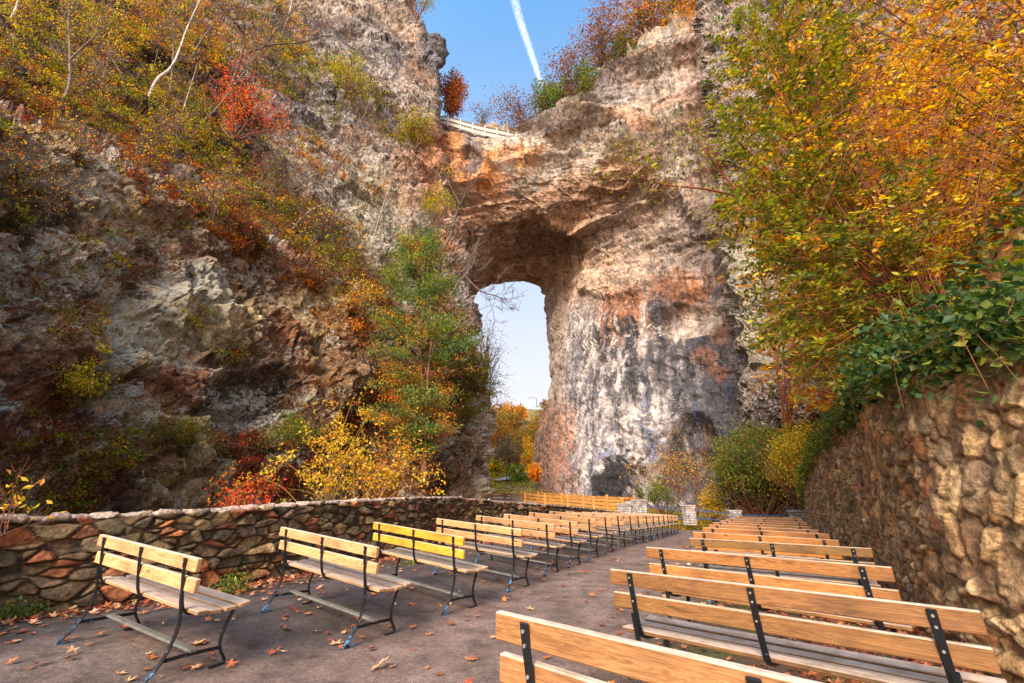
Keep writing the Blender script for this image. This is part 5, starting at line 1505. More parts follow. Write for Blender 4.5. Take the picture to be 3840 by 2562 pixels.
for ci_, st_ in ((CA, 4.6), (CB, 5.0), (CE, 4.6), (CG, 5.0)):
    ci_['n_est'] = (lambda rx, ry, s=st_: 3.14 * rx * ry / (s * s))
undergrowth('hillside_undergrowth', [CA, CB], ZL, 5, 0.85)
ZR = [(2620, 60, 130, 100, 0, 0.9, {'OG': 4, 'OR': 2, 'RB': 2}), (2660, 250, 100, 200, 0, 0.6, {'OG': 4, 'RB': 3}), (2500, 130, 160, 45, -20, 1.0, {'OG': 3, 'RB': 3, 'OL': 2}), (2400, 290, 30, 40, 0, 1.0, {'OR': 3, 'YE': 2}), (2330, 380, 40, 50, 0, 0.8, {'OL': 2, 'OR': 2}),
      (2150, 395, 140, 22, -28, 1.2, {'RB': 3, 'OG': 3}), (2290, 275, 90, 22, -32, 1.2, {'RB': 3, 'OL': 3}), (1990, 490, 110, 20, -12, 1.2, {'RB': 4, 'OG': 3}), (2140, 400, 60, 30, -20, 0.8, {'YE': 2, 'OR': 2}), (2440, 240, 60, 30, 0, 0.6, {'OL': 2, 'OR': 1}),
      (1700, 520, 110, 25, 12, 1.2, {'YE': 4, 'YG': 2}), (1840, 545, 80, 22, 10, 0.9, {'YE': 4, 'OR': 2}), (2640, 1380, 70, 25, -20, 0.8, {'RB': 5, 'OR': 1}), (2580, 1440, 40, 25, 0, 0.8, {'RB': 5}), (2700, 1160, 50, 30, 0, 0.4, {'OR': 3}), (2600, 1560, 75, 26, -5, 1.8, {'YG': 3, 'OG': 3}),
      (2072, 1150, 12, 60, 0, 0.9, {'YG': 3}), (2045, 1510, 45, 70, 10, 1.3, {'GR': 3, 'YG': 3}), (2090, 1720, 40, 110, 0, 0.5, {'OL': 3, 'BR': 2}), (2560, 400, 80, 60, 0, 0.3, {'OG': 3}), (2720, 420, 90, 260, 0, 0.8, {'OG': 3, 'OR': 3, 'RB': 2}), (2740, 150, 110, 200, 0, 0.9, {'OG': 3, 'OR': 3, 'YG': 2}), (2760, 760, 60, 120, 0, 0.5, {'OR': 3, 'YG': 2})]
undergrowth('cliff_vegetation', [CE, CG], ZR, 6, 1.0, px_leaf=8)

# ---- juniper in front of the left cliff ---------------------------------------------
def juniper():
    rs = np.random.default_rng(77)
    B = W(1592, 1800, 26.5)
    t = thing('juniper_tree', 'tall green juniper with orange dead sprays standing before the left cliff beside the arch opening', 'tree', tuple(B))
    T1 = W(np.array([1592, 1585, 1580, 1572, 1568, 1570]), np.array([1800, 1600, 1400, 1200, 1000, 850]), 26.5)
    T2 = W(np.array([1592, 1600, 1612, 1640, 1650]), np.array([1800, 1500, 1330, 1150, 1010]), 26.3)
    paths = [(catmull(T1, 30), np.linspace(0.22, 0.03, 30)), (catmull(T2, 24), np.linspace(0.15, 0.02, 24))]
    tips, tips2 = [], []
    def width(v): return np.interp(v, [840, 900, 1000, 1120, 1250, 1400, 1500, 1620, 1700], [25, 90, 150, 150, 215, 170, 205, 130, 60]) * (1 + 0.25 * math.sin(v * 0.045))
    for q in range(360):
        v = rs.uniform(860, 1690) ** 1.0
        vb = min(v + rs.uniform(30, 110), 1740)
        u0 = np.interp(vb, [850, 1000, 1200, 1400, 1600, 1800], [1570, 1568, 1572, 1580, 1585, 1592])
        if rs.random() < 0.35 and v > 1010: u0 = np.interp(vb, [1010, 1150, 1330, 1500, 1800], [1650, 1640, 1612, 1600, 1592])
        cu = np.interp(v, [850, 1100, 1400, 1700], [1572, 1580, 1570, 1560])
        w_ = width(v); s_ = rs.uniform(-1, 1); dpt = rs.uniform(-1, 1) * math.sqrt(max(0, 1 - s_ * s_))
        u1 = cu + w_ * s_; Y1 = 26.4 + dpt * w_ * 26.4 / F * 0.9
        a = W(u0, vb, 26.4); b = W(u1, v, Y1)
        mid = (a + b) / 2 + np.array([0, 0, -0.15])
        pp_ = catmull(np.array([a, mid, b]), 6)
        if q % 2 == 0: paths.append((pp_, np.linspace(0.03, 0.008, 6)))
        d = b - a; L_ = np.linalg.norm(d) + 1e-6
        for f in (0.6, 0.8, 1.0):
            (tips2 if (q % 3 == 0 or (v > 1350 and q % 2)) and rs.random() < 0.85 else tips).append(a + d * f + rs.normal(0, 0.16, 3))
    tubes_obj('trunk', paths, mat_bark('juniper_bark', (0.10, 0.035, 0.02), (0.25, 0.10, 0.055), 10), t, B, 6)
    P, c = clump_leaves(tips, 44, 0.28, rs, {'JU': 6, 'GR': 2, 'YG': 1.6}, 0.6)
    leaf_mesh('green_sprays', P, rs.uniform(0.12, 0.25, len(P)), c * 1.1, rs, aspect=0.4, parent=t, origin=B, droop=-0.2)
    P, c = clump_leaves(tips2, 40, 0.30, rs, {'OR': 5, 'RB': 3, 'BR': 1, 'YG': 1}, 0.4)
    leaf_mesh('dead_sprays', P, rs.uniform(0.10, 0.2, len(P)), c, rs, aspect=0.4, parent=t, origin=B)


juniper()

# ---- trees of the left slope ---------------------------------------------------------
pxtree('bare_tree', 'grey forked tree leaning on the far left of the slope above the yellow-green bushes', [[(176, 480), (252, 345), (262, 220), (258, 100), (262, -60)], [(262, 225), (340, 150), (430, 75)]], [(16.5, 18.5), (17.6, 19)], 0.13, BARKG, 1, {'YG': 3, 'OR': 1}, 0.12, 30, 1.3, 3, tips_frac=0.4)
pxtree('bare_tree', 'white barked tree with a crooked lower trunk in the upper left', [[(540, 410), (585, 305), (640, 255), (672, 190), (700, 110), (745, 10), (780, -80)]], [(26, 31)], 0.16, BARKW, 2, None, 0.15, 22, 1.8)
pxtree('bare_tree', 'brown upright trunk rising just right of the crooked white one', [[(626, 402), (645, 280), (652, 110), (640, 60), (672, -30)]], [(27, 31)], 0.14, BARKG, 3, {'OR': 2, 'YG': 2}, 0.16, 24, 1.8, 3, tips_frac=0.4)
pxtree('bare_tree', 'slim white sapling low on the slope beside the red leaves', [[(668, 476), (700, 370), (722, 300), (740, 240)]], [(26, 28)], 0.07, BARKW, 4, None, 0.15, 12, 1.2)
pxtree('bare_tree', 'dark many-branched tree with long limbs reaching right over the cliff face', [[(820, 385), (858, 335), (905, 210), (915, 130), (905, 0), (900, -70)], [(868, 320), (960, 205), (1010, 150), (1080, 60), (1160, -30)], [(925, 200), (1010, 170), (1130, 160), (1240, 135), (1330, 190)], [(915, 130), (860, 60), (790, 10)]], [(31, 34), (31.5, 35), (32, 34), (33, 34)], 0.22, BARKD, 5, {'OR': 2, 'RD': 1, 'BR': 1}, 0.18, 46, 2.4, 3, tips_frac=0.3)
pxtree('bare_tree', 'brown leaning trunk behind the red spray of leaves', [[(740, 480), (800, 420), (850, 360), (940, 235), (975, 190)]], [(29, 32)], 0.15, BARKG, 6, {'RD': 3}, 0.16, 18, 1.6, 3, tips_frac=0.5)
pxtree('bare_tree', 'dark trunk slanting up to the left across the yellow leaves', [[(498, 372), (450, 270), (380, 160), (300, 92), (130, -20)]], [(23, 24)], 0.13, BARKD, 7, {'YE': 3, 'OR': 2}, 0.16, 34, 1.7, 6, tips_frac=0.7)
pxtree('bare_tree', 'short dark trunk at the top edge left of the white tree', [[(572, 160), (530, 50), (510, -50)]], [(30, 32)], 0.14, BARKD, 8, {'OR': 3}, 0.2, 16, 1.8, 5, tips_frac=0.6)
pxtree('bare_tree', 'pale straight trunk slanting right towards the top edge', [[(705, 240), (770, 130), (850, 40), (900, -40)]], [(31, 34)], 0.15, BARKG, 9, {'OR': 3, 'YE': 1}, 0.2, 18, 2.0, 5, tips_frac=0.6)
pxtree('bare_tree', 'pale tree at the top edge where the bushes meet the grey rock face', [[(1057, 140), (1080, 70), (1095, 0), (1100, -70)]], [(39, 41)], 0.2, BARKW, 10, {'OR': 3, 'YG': 1}, 0.22, 16, 2.2, 4, tips_frac=0.5)
pxtree('bare_tree', 'crooked pale tree with orange leaves growing out from the ledge over the lichen covered rock', [[(1082, 873), (1165, 790), (1238, 752), (1252, 655), (1300, 560), (1345, 480), (1390, 370)], [(1240, 740), (1200, 690), (1130, 650)], [(1258, 640), (1330, 560), (1420, 540)]], [(28, 34), (30, 31), (31, 33)], 0.14, BARKG, 11, {'OR': 5, 'RD': 1.5, 'YE': 1}, 0.17, 26, 1.8, 4, tips_frac=0.28)
pxtree('bare_tree', 'thin white stem standing alone left of the juniper top', [[(1388, 940), (1412, 850), (1445, 745), (1475, 660)]], [(31.5, 33)], 0.07, BARKW, 12, None, 0.2, 16, 1.2)
pxtree('bare_tree', 'thin pale sapling slanting over the bushes below the red leaves', [[(920, 730), (990, 655), (1030, 590), (1065, 500)]], [(26, 29)], 0.06, BARKG, 13, {'YG': 2}, 0.14, 14, 1.2, 3, tips_frac=0.4)
pxtree('bare_tree', 'dark bare tree standing above the juniper against the orange rock', [[(1640, 960), (1685, 896), (1712, 800), (1742, 735), (1757, 690)], [(1725, 770), (1690, 700), (1660, 640)], [(1700, 850), (1640, 850), (1590, 790)]], [(34, 38), (36, 37), (35, 36)], 0.2, BARKD, 14, None, 0.2, 30, 2.6, lev=1, snap=False)
pxtree('bare_tree', 'bare tree leaning over the arch opening from behind the juniper', [[(1660, 1150), (1720, 1060), (1765, 1010), (1790, 940)], [(1740, 1030), (1800, 1090), (1860, 1110), (1895, 1125)]], [(35, 37), (36, 37)], 0.18, BARKG, 15, None, 0.2, 26, 2.4, lev=1, snap=False)
pxtree('bare_tree', 'pale trunk in the top left corner of the slope', [[(20, 110), (60, 30), (85, -60)]], [(15.5, 17)], 0.12, BARKW, 16, {'YE': 3}, 0.12, 12, 1.2, 5)
# red maple spray
extra = [(60, 700, 15, 40, 600), (330, 640, 20, 300, 520), (470, 700, 21, 520, 520), (790, 900, 25, 850, 700), (150, 900, 14, 190, 700), (1010, 830, 29, 1050, 640), (560, 300, 27, 600, 60), (380, 420, 22, 420, 180), (250, 480, 19, 330, 260), (700, 620, 25, 660, 430), (1130, 980, 30, 1190, 830), (950, 330, 38, 1010, 120)]
for k, (u, v, Y, u2, v2) in enumerate(extra):
    near = ['yellow', 'red', 'orange'][k % 3]
    pxtree('sapling', ['thin dark sapling among the bushes of the left slope', 'thin grey sapling among the bushes of the left slope'][k % 2], [[(u, v), ((u + u2) / 2 + 15 * (-1) ** k, (v + v2) / 2), (u2, v2)], [((u + u2) / 2, (v + v2) / 2), (u2 + 70 * (-1) ** k, v2 + 20)]], [(Y, Y * 1.08), (Y * 1.03, Y * 1.08)], 0.0028 * Y, BARKG if k % 2 else BARKD, 100 + k, {'OR': 2, 'YE': 2, 'RD': 1}, 0.0062 * Y, 22, 0.06 * Y, 3, tips_frac=0.4, group='thin saplings on the left slope')
shrub('maple_shrub', 'scarlet maple spray hanging in the middle of the left slope', 'shrub', 880, 520, 27, 200, 250, {'RD': 6, 'OR': 1.3}, 0.20, 7, 6, seed=1, nch=4)
shrub('shrub', 'yellow-green bush on the cliff edge below the grey rock face, right of the slope', 'shrub', 1300, 350, 48, 110, 130, {'YG': 5, 'YE': 1}, 0.25, 9, 14, seed=2)
shrub('shrub', 'yellow bush at the foot of the orange rock beside the arch', 'shrub', 1640, 850, 44, 120, 110, {'YE': 3, 'YG': 4}, 0.22, 8, 14, seed=3)
shrub('shrub', 'yellow-green bush on the top corner of the left cliff against the sky', 'shrub', 1560, 90, 58, 150, 110, {'YG': 4, 'OL': 4}, 0.28, 9, 13, seed=4)
shrub('shrub', 'small yellow bush on the shoulder where the left cliff meets the arch', 'shrub', 1560, 560, 54, 110, 130, {'YG': 4, 'OL': 2, 'YE': 1}, 0.25, 8, 14, seed=5)
crown_tree('tree', 'slender tree with silvery leaves against the sky at the left side of the opening', 1800, 1700, 42, 1822, 1400, 66, 230, {'SG': 6, 'OL': 1}, 0.16, 1, 130, 9, gaps=0.1)
# crest trees
crest = [
    ('deep red tree at the left end of the fence on the arch', 1685, 460, 64, 1698, 352, 40, 74, {'RB': 6, 'RD': 1}, 0.30, 60, 14),
    ('almost bare bush behind the middle of the fence on the arch', 1812, 490, 63.5, 1808, 425, 55, 45, {'PU': 4, 'RB': 2}, 0.24, 34, 3),
    ('purplish half bare bush right of the fence on the arch', 1960, 500, 60, 1948, 420, 90, 80, {'PU': 5, 'RB': 3}, 0.26, 80, 6),
    ('dark green cedar on the crest just right of the half bare bush', 2062, 430, 58.5, 2060, 365, 60, 62, {'GR': 5, 'OL': 3}, 0.28, 60, 12),
    ('brown leaved tree leaning left on the crest', 2135, 390, 58, 2125, 285, 85, 90, {'RB': 5, 'PU': 1}, 0.28, 70, 8),
    ('tallest russet tree on the crest, standing free against the sky', 2255, 330, 57, 2252, 150, 92, 118, {'RB': 6, 'BR': 1}, 0.28, 95, 9),
    ('low green bush under the tallest russet tree', 2205, 345, 56, 2210, 295, 60, 48, {'GR': 4, 'OL': 4}, 0.26, 40, 12),
    ('dark green bush between the russet and the orange tree on the crest', 2335, 250, 56, 2340, 195, 60, 62, {'GR': 4, 'RB': 2}, 0.26, 40, 12),
    ('big orange-red tree on the crest at the top edge', 2425, 180, 55, 2405, 60, 120, 110, {'RB': 4, 'OR': 2, 'OG': 3}, 0.30, 110, 11),
    ('rust and olive tree right of the big orange-red one on the crest', 2530, 150, 53, 2540, 30, 110, 110, {'OG': 5, 'RB': 3, 'OL': 2}, 0.30, 100, 11),
    ('orange thicket where the crest meets the overhanging green leaves', 2640, 190, 50, 2650, 80, 100, 130, {'OG': 5, 'OR': 3}, 0.28, 100, 12),
]
for k, (lb, u, v, Y, cu, cv, ru, rv, pl, sz, n_, per) in enumerate(crest):
    crown_tree('tree', lb, u, v, Y, cu, cv, ru, rv, pl, sz * 1.45, 20 + k, n_ + 20, int(per * 1.5) if per > 5 else per, group='trees along the crest')

# shrubs behind the low wall
def yellow_shrub():
    rs = np.random.default_rng(5)
    B = W(1300, 2010, 11.0)
    t = thing('shrub', 'tall loose shrub with bright yellow leaves behind the highest part of the low wall', 'shrub', tuple(B))
    paths, tips = [], []
    tg = [(1130, 1640), (1010, 1700), (1200, 1560), (1280, 1500), (1330, 1480), (1390, 1540), (1440, 1600), (1500, 1660), (1560, 1720), (1640, 1800), (1240, 1700), (1350, 1640), (1420, 1700), (1150, 1760), (1060, 1830), (1480, 1800), (1320, 1740), (1210, 1800), (1390, 1800), (1290, 1600), (960, 1790), (1370, 1580)]
    for (u, v) in tg:
        b0 = W(1230 + rs.uniform(-60, 140), 1990, 11 + rs.uniform(-0.3, 0.3)); e = W(u, v, 11 + rs.uniform(-0.9, 0.9))
        mid = b0 + (e - b0) * 0.55 + np.array([0, 0, 0.25])
        pp_ = catmull(np.array([b0, mid, e]), 12); paths.append((pp_, np.linspace(0.012, 0.004, 12)))
        for q in range(7):
            i = rs.integers(4, 11); d = (pp_[i + 1 if i < 11 else i] - pp_[i - 1]); d = d / np.linalg.norm(d) + rs.normal(0, 0.8, 3)
            a, b = twig(pp_[i], d, rs.uniform(0.2, 0.5), 0.004, rs, 1, 2, 0.6, 0.1); paths += a; tips += b
    tubes_obj('stems', paths, mat_bark('green_brown_stem', (0.20, 0.22, 0.04), (0.45, 0.16, 0.05), 6), t, B, 4)
    tips = [x for x in tips if rs.random() < 0.5]
    P, c = clump_leaves(tips, 5, 0.07, rs, {'YE': 7, 'OR': 1.5, 'YG': 1})
    leaf_mesh('foliage', P, rs.uniform(0.05, 0.11, len(P)), c, rs, aspect=0.62, parent=t, origin=B)


yellow_shrub()
shrub('shrub', 'low scarlet bush just above the low wall, left of the yellow shrub', 'shrub', 925, 1990, 9.6, 200, 250, {'RD': 6, 'OR': 1.5}, 0.085, 9, 3, seed=10)
shrub('shrub', 'orange leaved bush behind the wall beside the dark cliff foot, right of the yellow shrub', 'shrub', 1480, 2000, 13.5, 330, 300, {'OR': 3, 'OG': 4, 'RB': 1}, 0.10, 12, 7, seed=11)
shrub('shrub', 'green bush with yellow tips on the rock below the dark hollow of the left cliff', 'shrub', 1090, 1700, 20.5, 110, 190, {'GR': 4, 'YG': 4}, 0.11, 8, 7, seed=12)
shrub('shrub', 'yellow bush sticking out of the left cliff low down near the photo edge', 'shrub', 270, 1490, 12.2, 110, 230, {'YG': 4, 'YE': 2}, 0.075, 9, 6, seed=13)
shrub('shrub', 'olive bush clinging to the left cliff above the low wall, below the pale lichen', 'shrub', 620, 1690, 15.6, 110, 260, {'OL': 4, 'BR': 2, 'GR': 1}, 0.10, 10, 13, seed=14)
shrub('shrub', 'small golden bush on the dark rock left of the juniper', 'shrub', 1350, 1190, 26.5, 130, 120, {'YE': 5, 'OR': 3}, 0.15, 6, 4, seed=15)
shrub('shrub', 'long leaved yellow twigs at the left edge above the low wall', 'shrub', 10, 2010, 4.55, 230, 130, {'YE': 3, 'OR': 2, 'YG': 2, 'BR': 1}, 0.075, 5, 1, seed=16)

# bushes past the railing
shrub('shrub', 'big dark green rounded bush behind the railing, under the overhanging rock', 'shrub', 2865, 1975, 26.5, 330, 260, {'OL': 5, 'GR': 2, 'DG': 2, 'YG': 0.6, 'OR': 0.5}, 0.14, 46, 40, seed=20, up=0.2, sig=0.30)
shrub('shrub', 'bright yellow-green bush spilling over the far end of the retaining wall', 'shrub', 3090, 1950, 20.0, 330, 200, {'YG': 5, 'YE': 4}, 0.10, 34, 34, seed=21, sig=0.22)
shrub('shrub', 'sparse orange and green bush with bare reddish stems behind the railing', 'shrub', 2500, 1950, 31.0, 290, 230, {'OR': 3, 'YE': 2, 'GR': 2, 'OG': 2}, 0.13, 12, 6, seed=22, stemr=0.03)
shrub('shrub', 'green leafed sapling right of the tallest pale pillar', 'shrub', 2475, 1940, 29.5, 130, 110, {'GR': 5, 'YG': 2}, 0.12, 9, 12, seed=23)
shrub('shrub', 'golden low bush between the free standing pillar and the big green bush', 'shrub', 2680, 1960, 29.0, 120, 180, {'YE': 4, 'YG': 3, 'OR': 1}, 0.11, 12, 12, seed=24)
shrub('shrub', 'tall thin orange bush against the black stained rock', 'shrub', 2610, 1940, 33.0, 330, 200, {'OR': 3, 'OG': 4, 'YG': 1}, 0.14, 10, 5, seed=25, stemr=0.03)
# low cover beyond the railing
def cover(name, poly, n, pals, size, seed, hgt):
    rs = np.random.default_rng(seed); P = []
    u = rs.uniform(0, 1, n); w_ = rs.uniform(0, 1, n)
    a, b, c_, d_ = [np.array(p, float) for p in poly]
    xy = (a * (1 - u[:, None]) + b * u[:, None]) * (1 - w_[:, None]) + (d_ * (1 - u[:, None]) + c_ * u[:, None]) * w_[:, None]
    nn = fbm(np.column_stack([xy * 0.8, 0 * u]), 3, seed)
    z = terrain(xy[:, 0], xy[:, 1]) + hgt * np.clip(0.5 + 1.2 * nn, 0.05, 1.4) * rs.uniform(0.2, 1, n)
    o = leaf_mesh(name, np.column_stack([xy, z]), rs.uniform(0.6, 1.3, n) * size, pick(pals, n, rs) * rs.uniform(0.7, 1.2, (n, 1)), rs, 0.6)
    tag(o, None, None, kind='stuff')
cover('ground_cover', [(7.5, 28.3), (15.8, 24.4), (19, 34), (8.5, 40)], 26000, {'YE': 2, 'YG': 3, 'GR': 3, 'OR': 1.5, 'BR': 1}, 0.11, 31, 0.95)
cover('streamside_plants', [(-6, 52), (8, 52), (12, 115), (-12, 115)], 16000, {'YG': 4, 'YE': 2, 'OR': 1.2, 'GR': 2}, 0.28, 32, 0.9)

# far woods seen through the arch
kinds = [({'OR': 3, 'OG': 4}, 'orange'), ({'RB': 5, 'OG': 2}, 'russet'), ({'OL': 4, 'OG': 3}, 'olive'), ({'OG': 4, 'YE': 1}, 'golden brown')]
rs = np.random.default_rng(99)
fl = {'orange': 'distant orange tree in the woods seen through the arch', 'russet': 'distant russet tree in the woods seen through the arch', 'olive': 'distant olive tree in the woods seen through the arch', 'golden brown': 'distant golden brown tree in the woods seen through the arch'}
for k in range(46):
    Y = [115, 135, 155, 180, 205, 235][k % 6] + rs.uniform(-8, 8)
    u = rs.uniform(1740, 2110); x = (u - 1920) / F * Y * 1.05
    z = float(terrain(x, Y)); B = np.array([x, Y, z - 0.3])
    bu, bv = proj(B); hpx = rs.uniform(10, 16) * F / Y
    pl, nm = kinds[rs.integers(4)]
    if k % 6 >= 4: pl, nm = kinds[rs.integers(2)]
    crown_tree('tree', fl[nm], float(bu), float(bv), Y, float(bu) + rs.uniform(-8, 8), float(bv) - hpx * 0.66, hpx * rs.uniform(0.26, 0.38), hpx * 0.40, pl, Y * 0.0056, 60 + k, 34, 9, bark=BARKG, group='distant autumn woods', gaps=0.2)
for (u, v, Y, cu, cv, ru, rv, pl, lb) in (
        (1900, 1790, 92, 1905, 1700, 55, 80, {'GR': 2, 'PU': 3}, 'dark slender tree in the middle of the valley behind the arch'),
        (1935, 1745, 98, 1938, 1722, 22, 17, {'RD': 5}, 'small bright red tree in the valley behind the arch'),
        (1940, 1800, 80, 1942, 1775, 40, 32, {'GR': 4, 'YG': 2}, 'round green bush beside the stream behind the arch'),
        (2010, 1800, 74, 2008, 1770, 28, 36, {'OR': 5}, 'bright orange bush at the back corner of the rock pier'),
        (1860, 1780, 86, 1862, 1755, 42, 28, {'YG': 5, 'YE': 1}, 'yellow-green bush by the dark cliff corner behind the arch'),
        (1980, 1790, 84, 1978, 1700, 30, 70, {'OR': 2, 'YE': 3, 'YG': 2}, 'tall golden sapling near the rear of the rock pier'),
        (1870, 1770, 100, 1885, 1640, 70, 95, {'OG': 4, 'OR': 2}, 'large brown-orange tree at the left side of the valley behind the arch')):
    crown_tree('tree', lb, u, v + 12, Y, cu, cv, ru, rv, pl, Y * 0.0052, int(u + v), 46, 12, bark=BARKD, gaps=0.15)

# ------------------------------------------------------------------ overhanging shrubs on the right
def inside_region(u, v):
    """outline of the leafy mass in the photograph's own directions, used only to choose where branches reach"""
    lb = np.interp(v, [-200, 0, 250, 400, 480, 560, 640, 740, 850, 950, 1080, 1200, 1300, 1450, 1550, 1650], [2700, 2690, 2640, 2620, 2670, 2760, 2740, 2660, 2640, 2720, 2790, 2800, 2870, 2960, 3050, 3120])
    bb = np.interp(u, [2600, 2900, 3100, 3300, 3500, 3840, 4200], [1300, 1480, 1640, 1540, 1420, 1180, 1000])
    return (u > lb) & (v < bb)


def sprays(base_list, n, Yr, seed, pals, leaf, per_spray, region, mat_, stemmat, name, label, u_rng, v_rng, stem_r=0.012, sig=0.0, side=5, inner=1.0, aspect=0.5):
    rs = np.random.default_rng(seed)
    B = np.array(base_list[0], float)
    t = thing(name, label, 'shrub', tuple(B))
    paths, PL, AX, CL, SZ = [], [], [], [], []
    made = 0; tries = 0
    while made < n and tries < n * 30:
        tries += 1
        u = rs.uniform(*u_rng); v = rs.uniform(*v_rng)
        if not region(u, v): continue
        made += 1
        Y = rs.uniform(*Yr)
        e = W(u, v, Y); b0 = np.array(base_list[rs.integers(len(base_list))], float) + rs.normal(0, 0.12, 3) * np.array([1, 1, 0.2])
        L_ = np.linalg.norm(e - b0)
        mid = b0 + (e - b0) * 0.5 + np.array([0, 0, 0.16 * L_]) + rs.normal(0, 0.03, 3) * L_
        q3 = b0 + (e - b0) * 0.8 + np.array([0, 0, 0.10 * L_]) + rs.normal(0, 0.02, 3) * L_
        pp_ = catmull(np.array([b0, mid, q3, e]), 18)
        r_ = stem_r * rs.uniform(0.6, 1.3)
        if made % 2 == 0: paths.append((pp_, np.linspace(r_, r_ * 0.25, 18)))
        else: paths.append((pp_[8:], np.linspace(r_ * 0.6, r_ * 0.25, 10)))
        T_ = np.gradient(pp_, axis=0); T_ /= np.linalg.norm(T_, axis=1)[:, None]
        for k in range(side):
            i = rs.integers(8, 18); p0 = pp_[i]
            d = T_[i] + rs.normal(0, 0.65, 3); d /= np.linalg.norm(d)
            ln = rs.uniform(0.25, 0.6) * (0.6 + 0.06 * Y)
            p1 = p0 + d * ln + np.array([0, 0, -0.12 * ln])
            sp = catmull(np.array([p0, (p0 + p1) / 2 + rs.normal(0, 0.04, 3), p1]), 6)
            paths.append((sp, np.linspace(r_ * 0.35, r_ * 0.12, 6)))
            # leaves set along the side twig, in two ranks
            m_ = per_spray
            f = np.linspace(0.15, 1.0, m_); pos_ = np.stack([np.interp(f * 5, np.arange(6), sp[:, j]) for j in range(3)], -1)
            upv = np.array([0, 0, 1.0]) + rs.normal(0, 0.35, 3)
            sd_ = np.cross(d, upv); sd_ /= np.linalg.norm(sd_)
            sgn = np.where(np.arange(m_) % 2 == 0, 1, -1)[:, None]
            ax = d * 0.55 + sd_ * sgn + rs.normal(0, 0.28, (m_, 3)) + np.array([0, 0, -0.15])
            PL.append(pos_ + (rs.normal(0, sig, (m_, 3)) if sig else 0)); AX.append(ax)
            base = pick(pals, 1, rs) * rs.uniform(0.75, 1.2)
            own = pick(pals, m_, rs)
            CL.append(np.where(rs.random((m_, 1)) < 0.3, own, base) * rs.uniform(0.8, 1.2, (m_, 1)))
            SZ.append(rs.uniform(0.7, 1.2, m_) * leaf)
    tubes_obj('stems', paths, stemmat, t, B, 5)
    P = np.concatenate(PL); A = np.concatenate(AX); C_ = np.concatenate(CL); S_ = np.concatenate(SZ)
    A /= np.linalg.norm(A, axis=1)[:, None]
    n_ = len(P)
    bb = np.cross(A, np.array([0, 0, 1.0]) + rs.normal(0, 0.45, (n_, 3))); bb /= np.linalg.norm(bb, axis=1)[:, None]
    cc = np.cross(A, bb); S3 = S_[:, None]
    # six-point leaf folded on its midrib
    o_ = [P, P + A * S3 * 0.25 + bb * S3 * aspect * 0.42 + cc * S3 * 0.05, P + A * S3 * 0.65 + bb * S3 * aspect * 0.40 + cc * S3 * 0.04, P + A * S3, P + A * S3 * 0.65 - bb * S3 * aspect * 0.40 + cc * S3 * 0.04, P + A * S3 * 0.25 - bb * S3 * aspect * 0.42 + cc * S3 * 0.05]
    V = np.stack(o_, 1).reshape(-1, 3); i0 = np.arange(n_)[:, None] * 6
    F1_ = i0 + np.array([[0, 1, 2, 3]]); F2_ = i0 + np.array([[0, 3, 4, 5]])
    me = mesh_np('foliage', V, np.concatenate([F1_, F2_]), mat_, np.repeat(np.clip(C_, 0.004, 0.95), 6, 0), False, None, B)
    link('foliage', me, t)
    print(name, 'leaves', n_)
    return t


bR = W(3420, 1400, 6.6)
bases = [bR, W(3500, 1380, 6.2), W(3330, 1440, 7.4), W(3560, 1300, 5.8)]
def regA(u, v): return inside_region(u, v)
def regTop(u, v): return inside_region(u, v) & (v < 1250)
sprays(bases, 300, (4.8, 7.6), 1, {'GR': 2.4, 'YG': 2.0, 'OL': 5, 'YE': 0.3}, 0.085, 13, lambda u, v: inside_region(u - 10, v) and ((u < 3200 and v < 1400) or (u < 3500 and 600 < v < 1300)), LEAFN, STEMR, 'arching_shrub', 'large olive green arching shrub with red-brown stems leaning out over the right wall', (2600, 3500), (-260, 1400), side=7, stem_r=0.015)
sprays([W(3350, 1560, 10.5), W(3500, 1500, 10), W(3650, 1450, 9.5)], 430, (8.0, 11.5), 2, {'OR': 4, 'YE': 4.5, 'OG': 2}, 0.11, 14, lambda u, v: inside_region(u - 90, v) and v > 150, LEAFN, STEMR, 'shrub', 'glowing orange and yellow shrub behind the arching green one on the right', (2750, 4100), (150, 1600), side=9, stem_r=0.022, aspect=0.6)
sprays([W(4300, 250, 6.2), W(4200, 600, 6.5), W(4400, 0, 6.0), W(4250, 900, 6.8)], 170, (4.6, 6.6), 3, {'YE': 3, 'OR': 3, 'OG': 2, 'OL': 3, 'BR': 1}, 0.085, 9, lambda u, v: u > 2900 and v < 1000 and u + 0.8 * v > 2950, LEAFN, TWIG, 'overhanging_tree', 'tree reaching in from the upper right with long dark twigs and golden leaves', (2850, 3900), (-200, 1000), side=5, stem_r=0.014, aspect=0.55)
sprays([W(3700, 1250, 9.0), W(3900, 1200, 8.5)], 110, (7.4, 9.2), 4, {'DG': 4, 'GR': 3, 'YE': 2.5}, 0.085, 9, lambda u, v: (u > 3600 and v > 800) or (u > 3420 and 1020 < v < 1350), LEAFN, TWIG, 'shrub', 'dark green bush dotted with yellow leaves at the right edge above the ivy', (3350, 4100), (800, 1350), side=7, stem_r=0.012, aspect=0.6)
sprays([W(3700, 900, 15), W(3950, 800, 14)], 200, (12, 15), 6, {'YE': 4, 'OR': 5, 'RB': 2}, 0.19, 10, lambda u, v: u > 2950, LEAFN, TWIG, 'shrub', 'orange thicket filling the slope in the upper right background', (2950, 4300), (-300, 1200), side=9, stem_r=0.02, aspect=0.6)
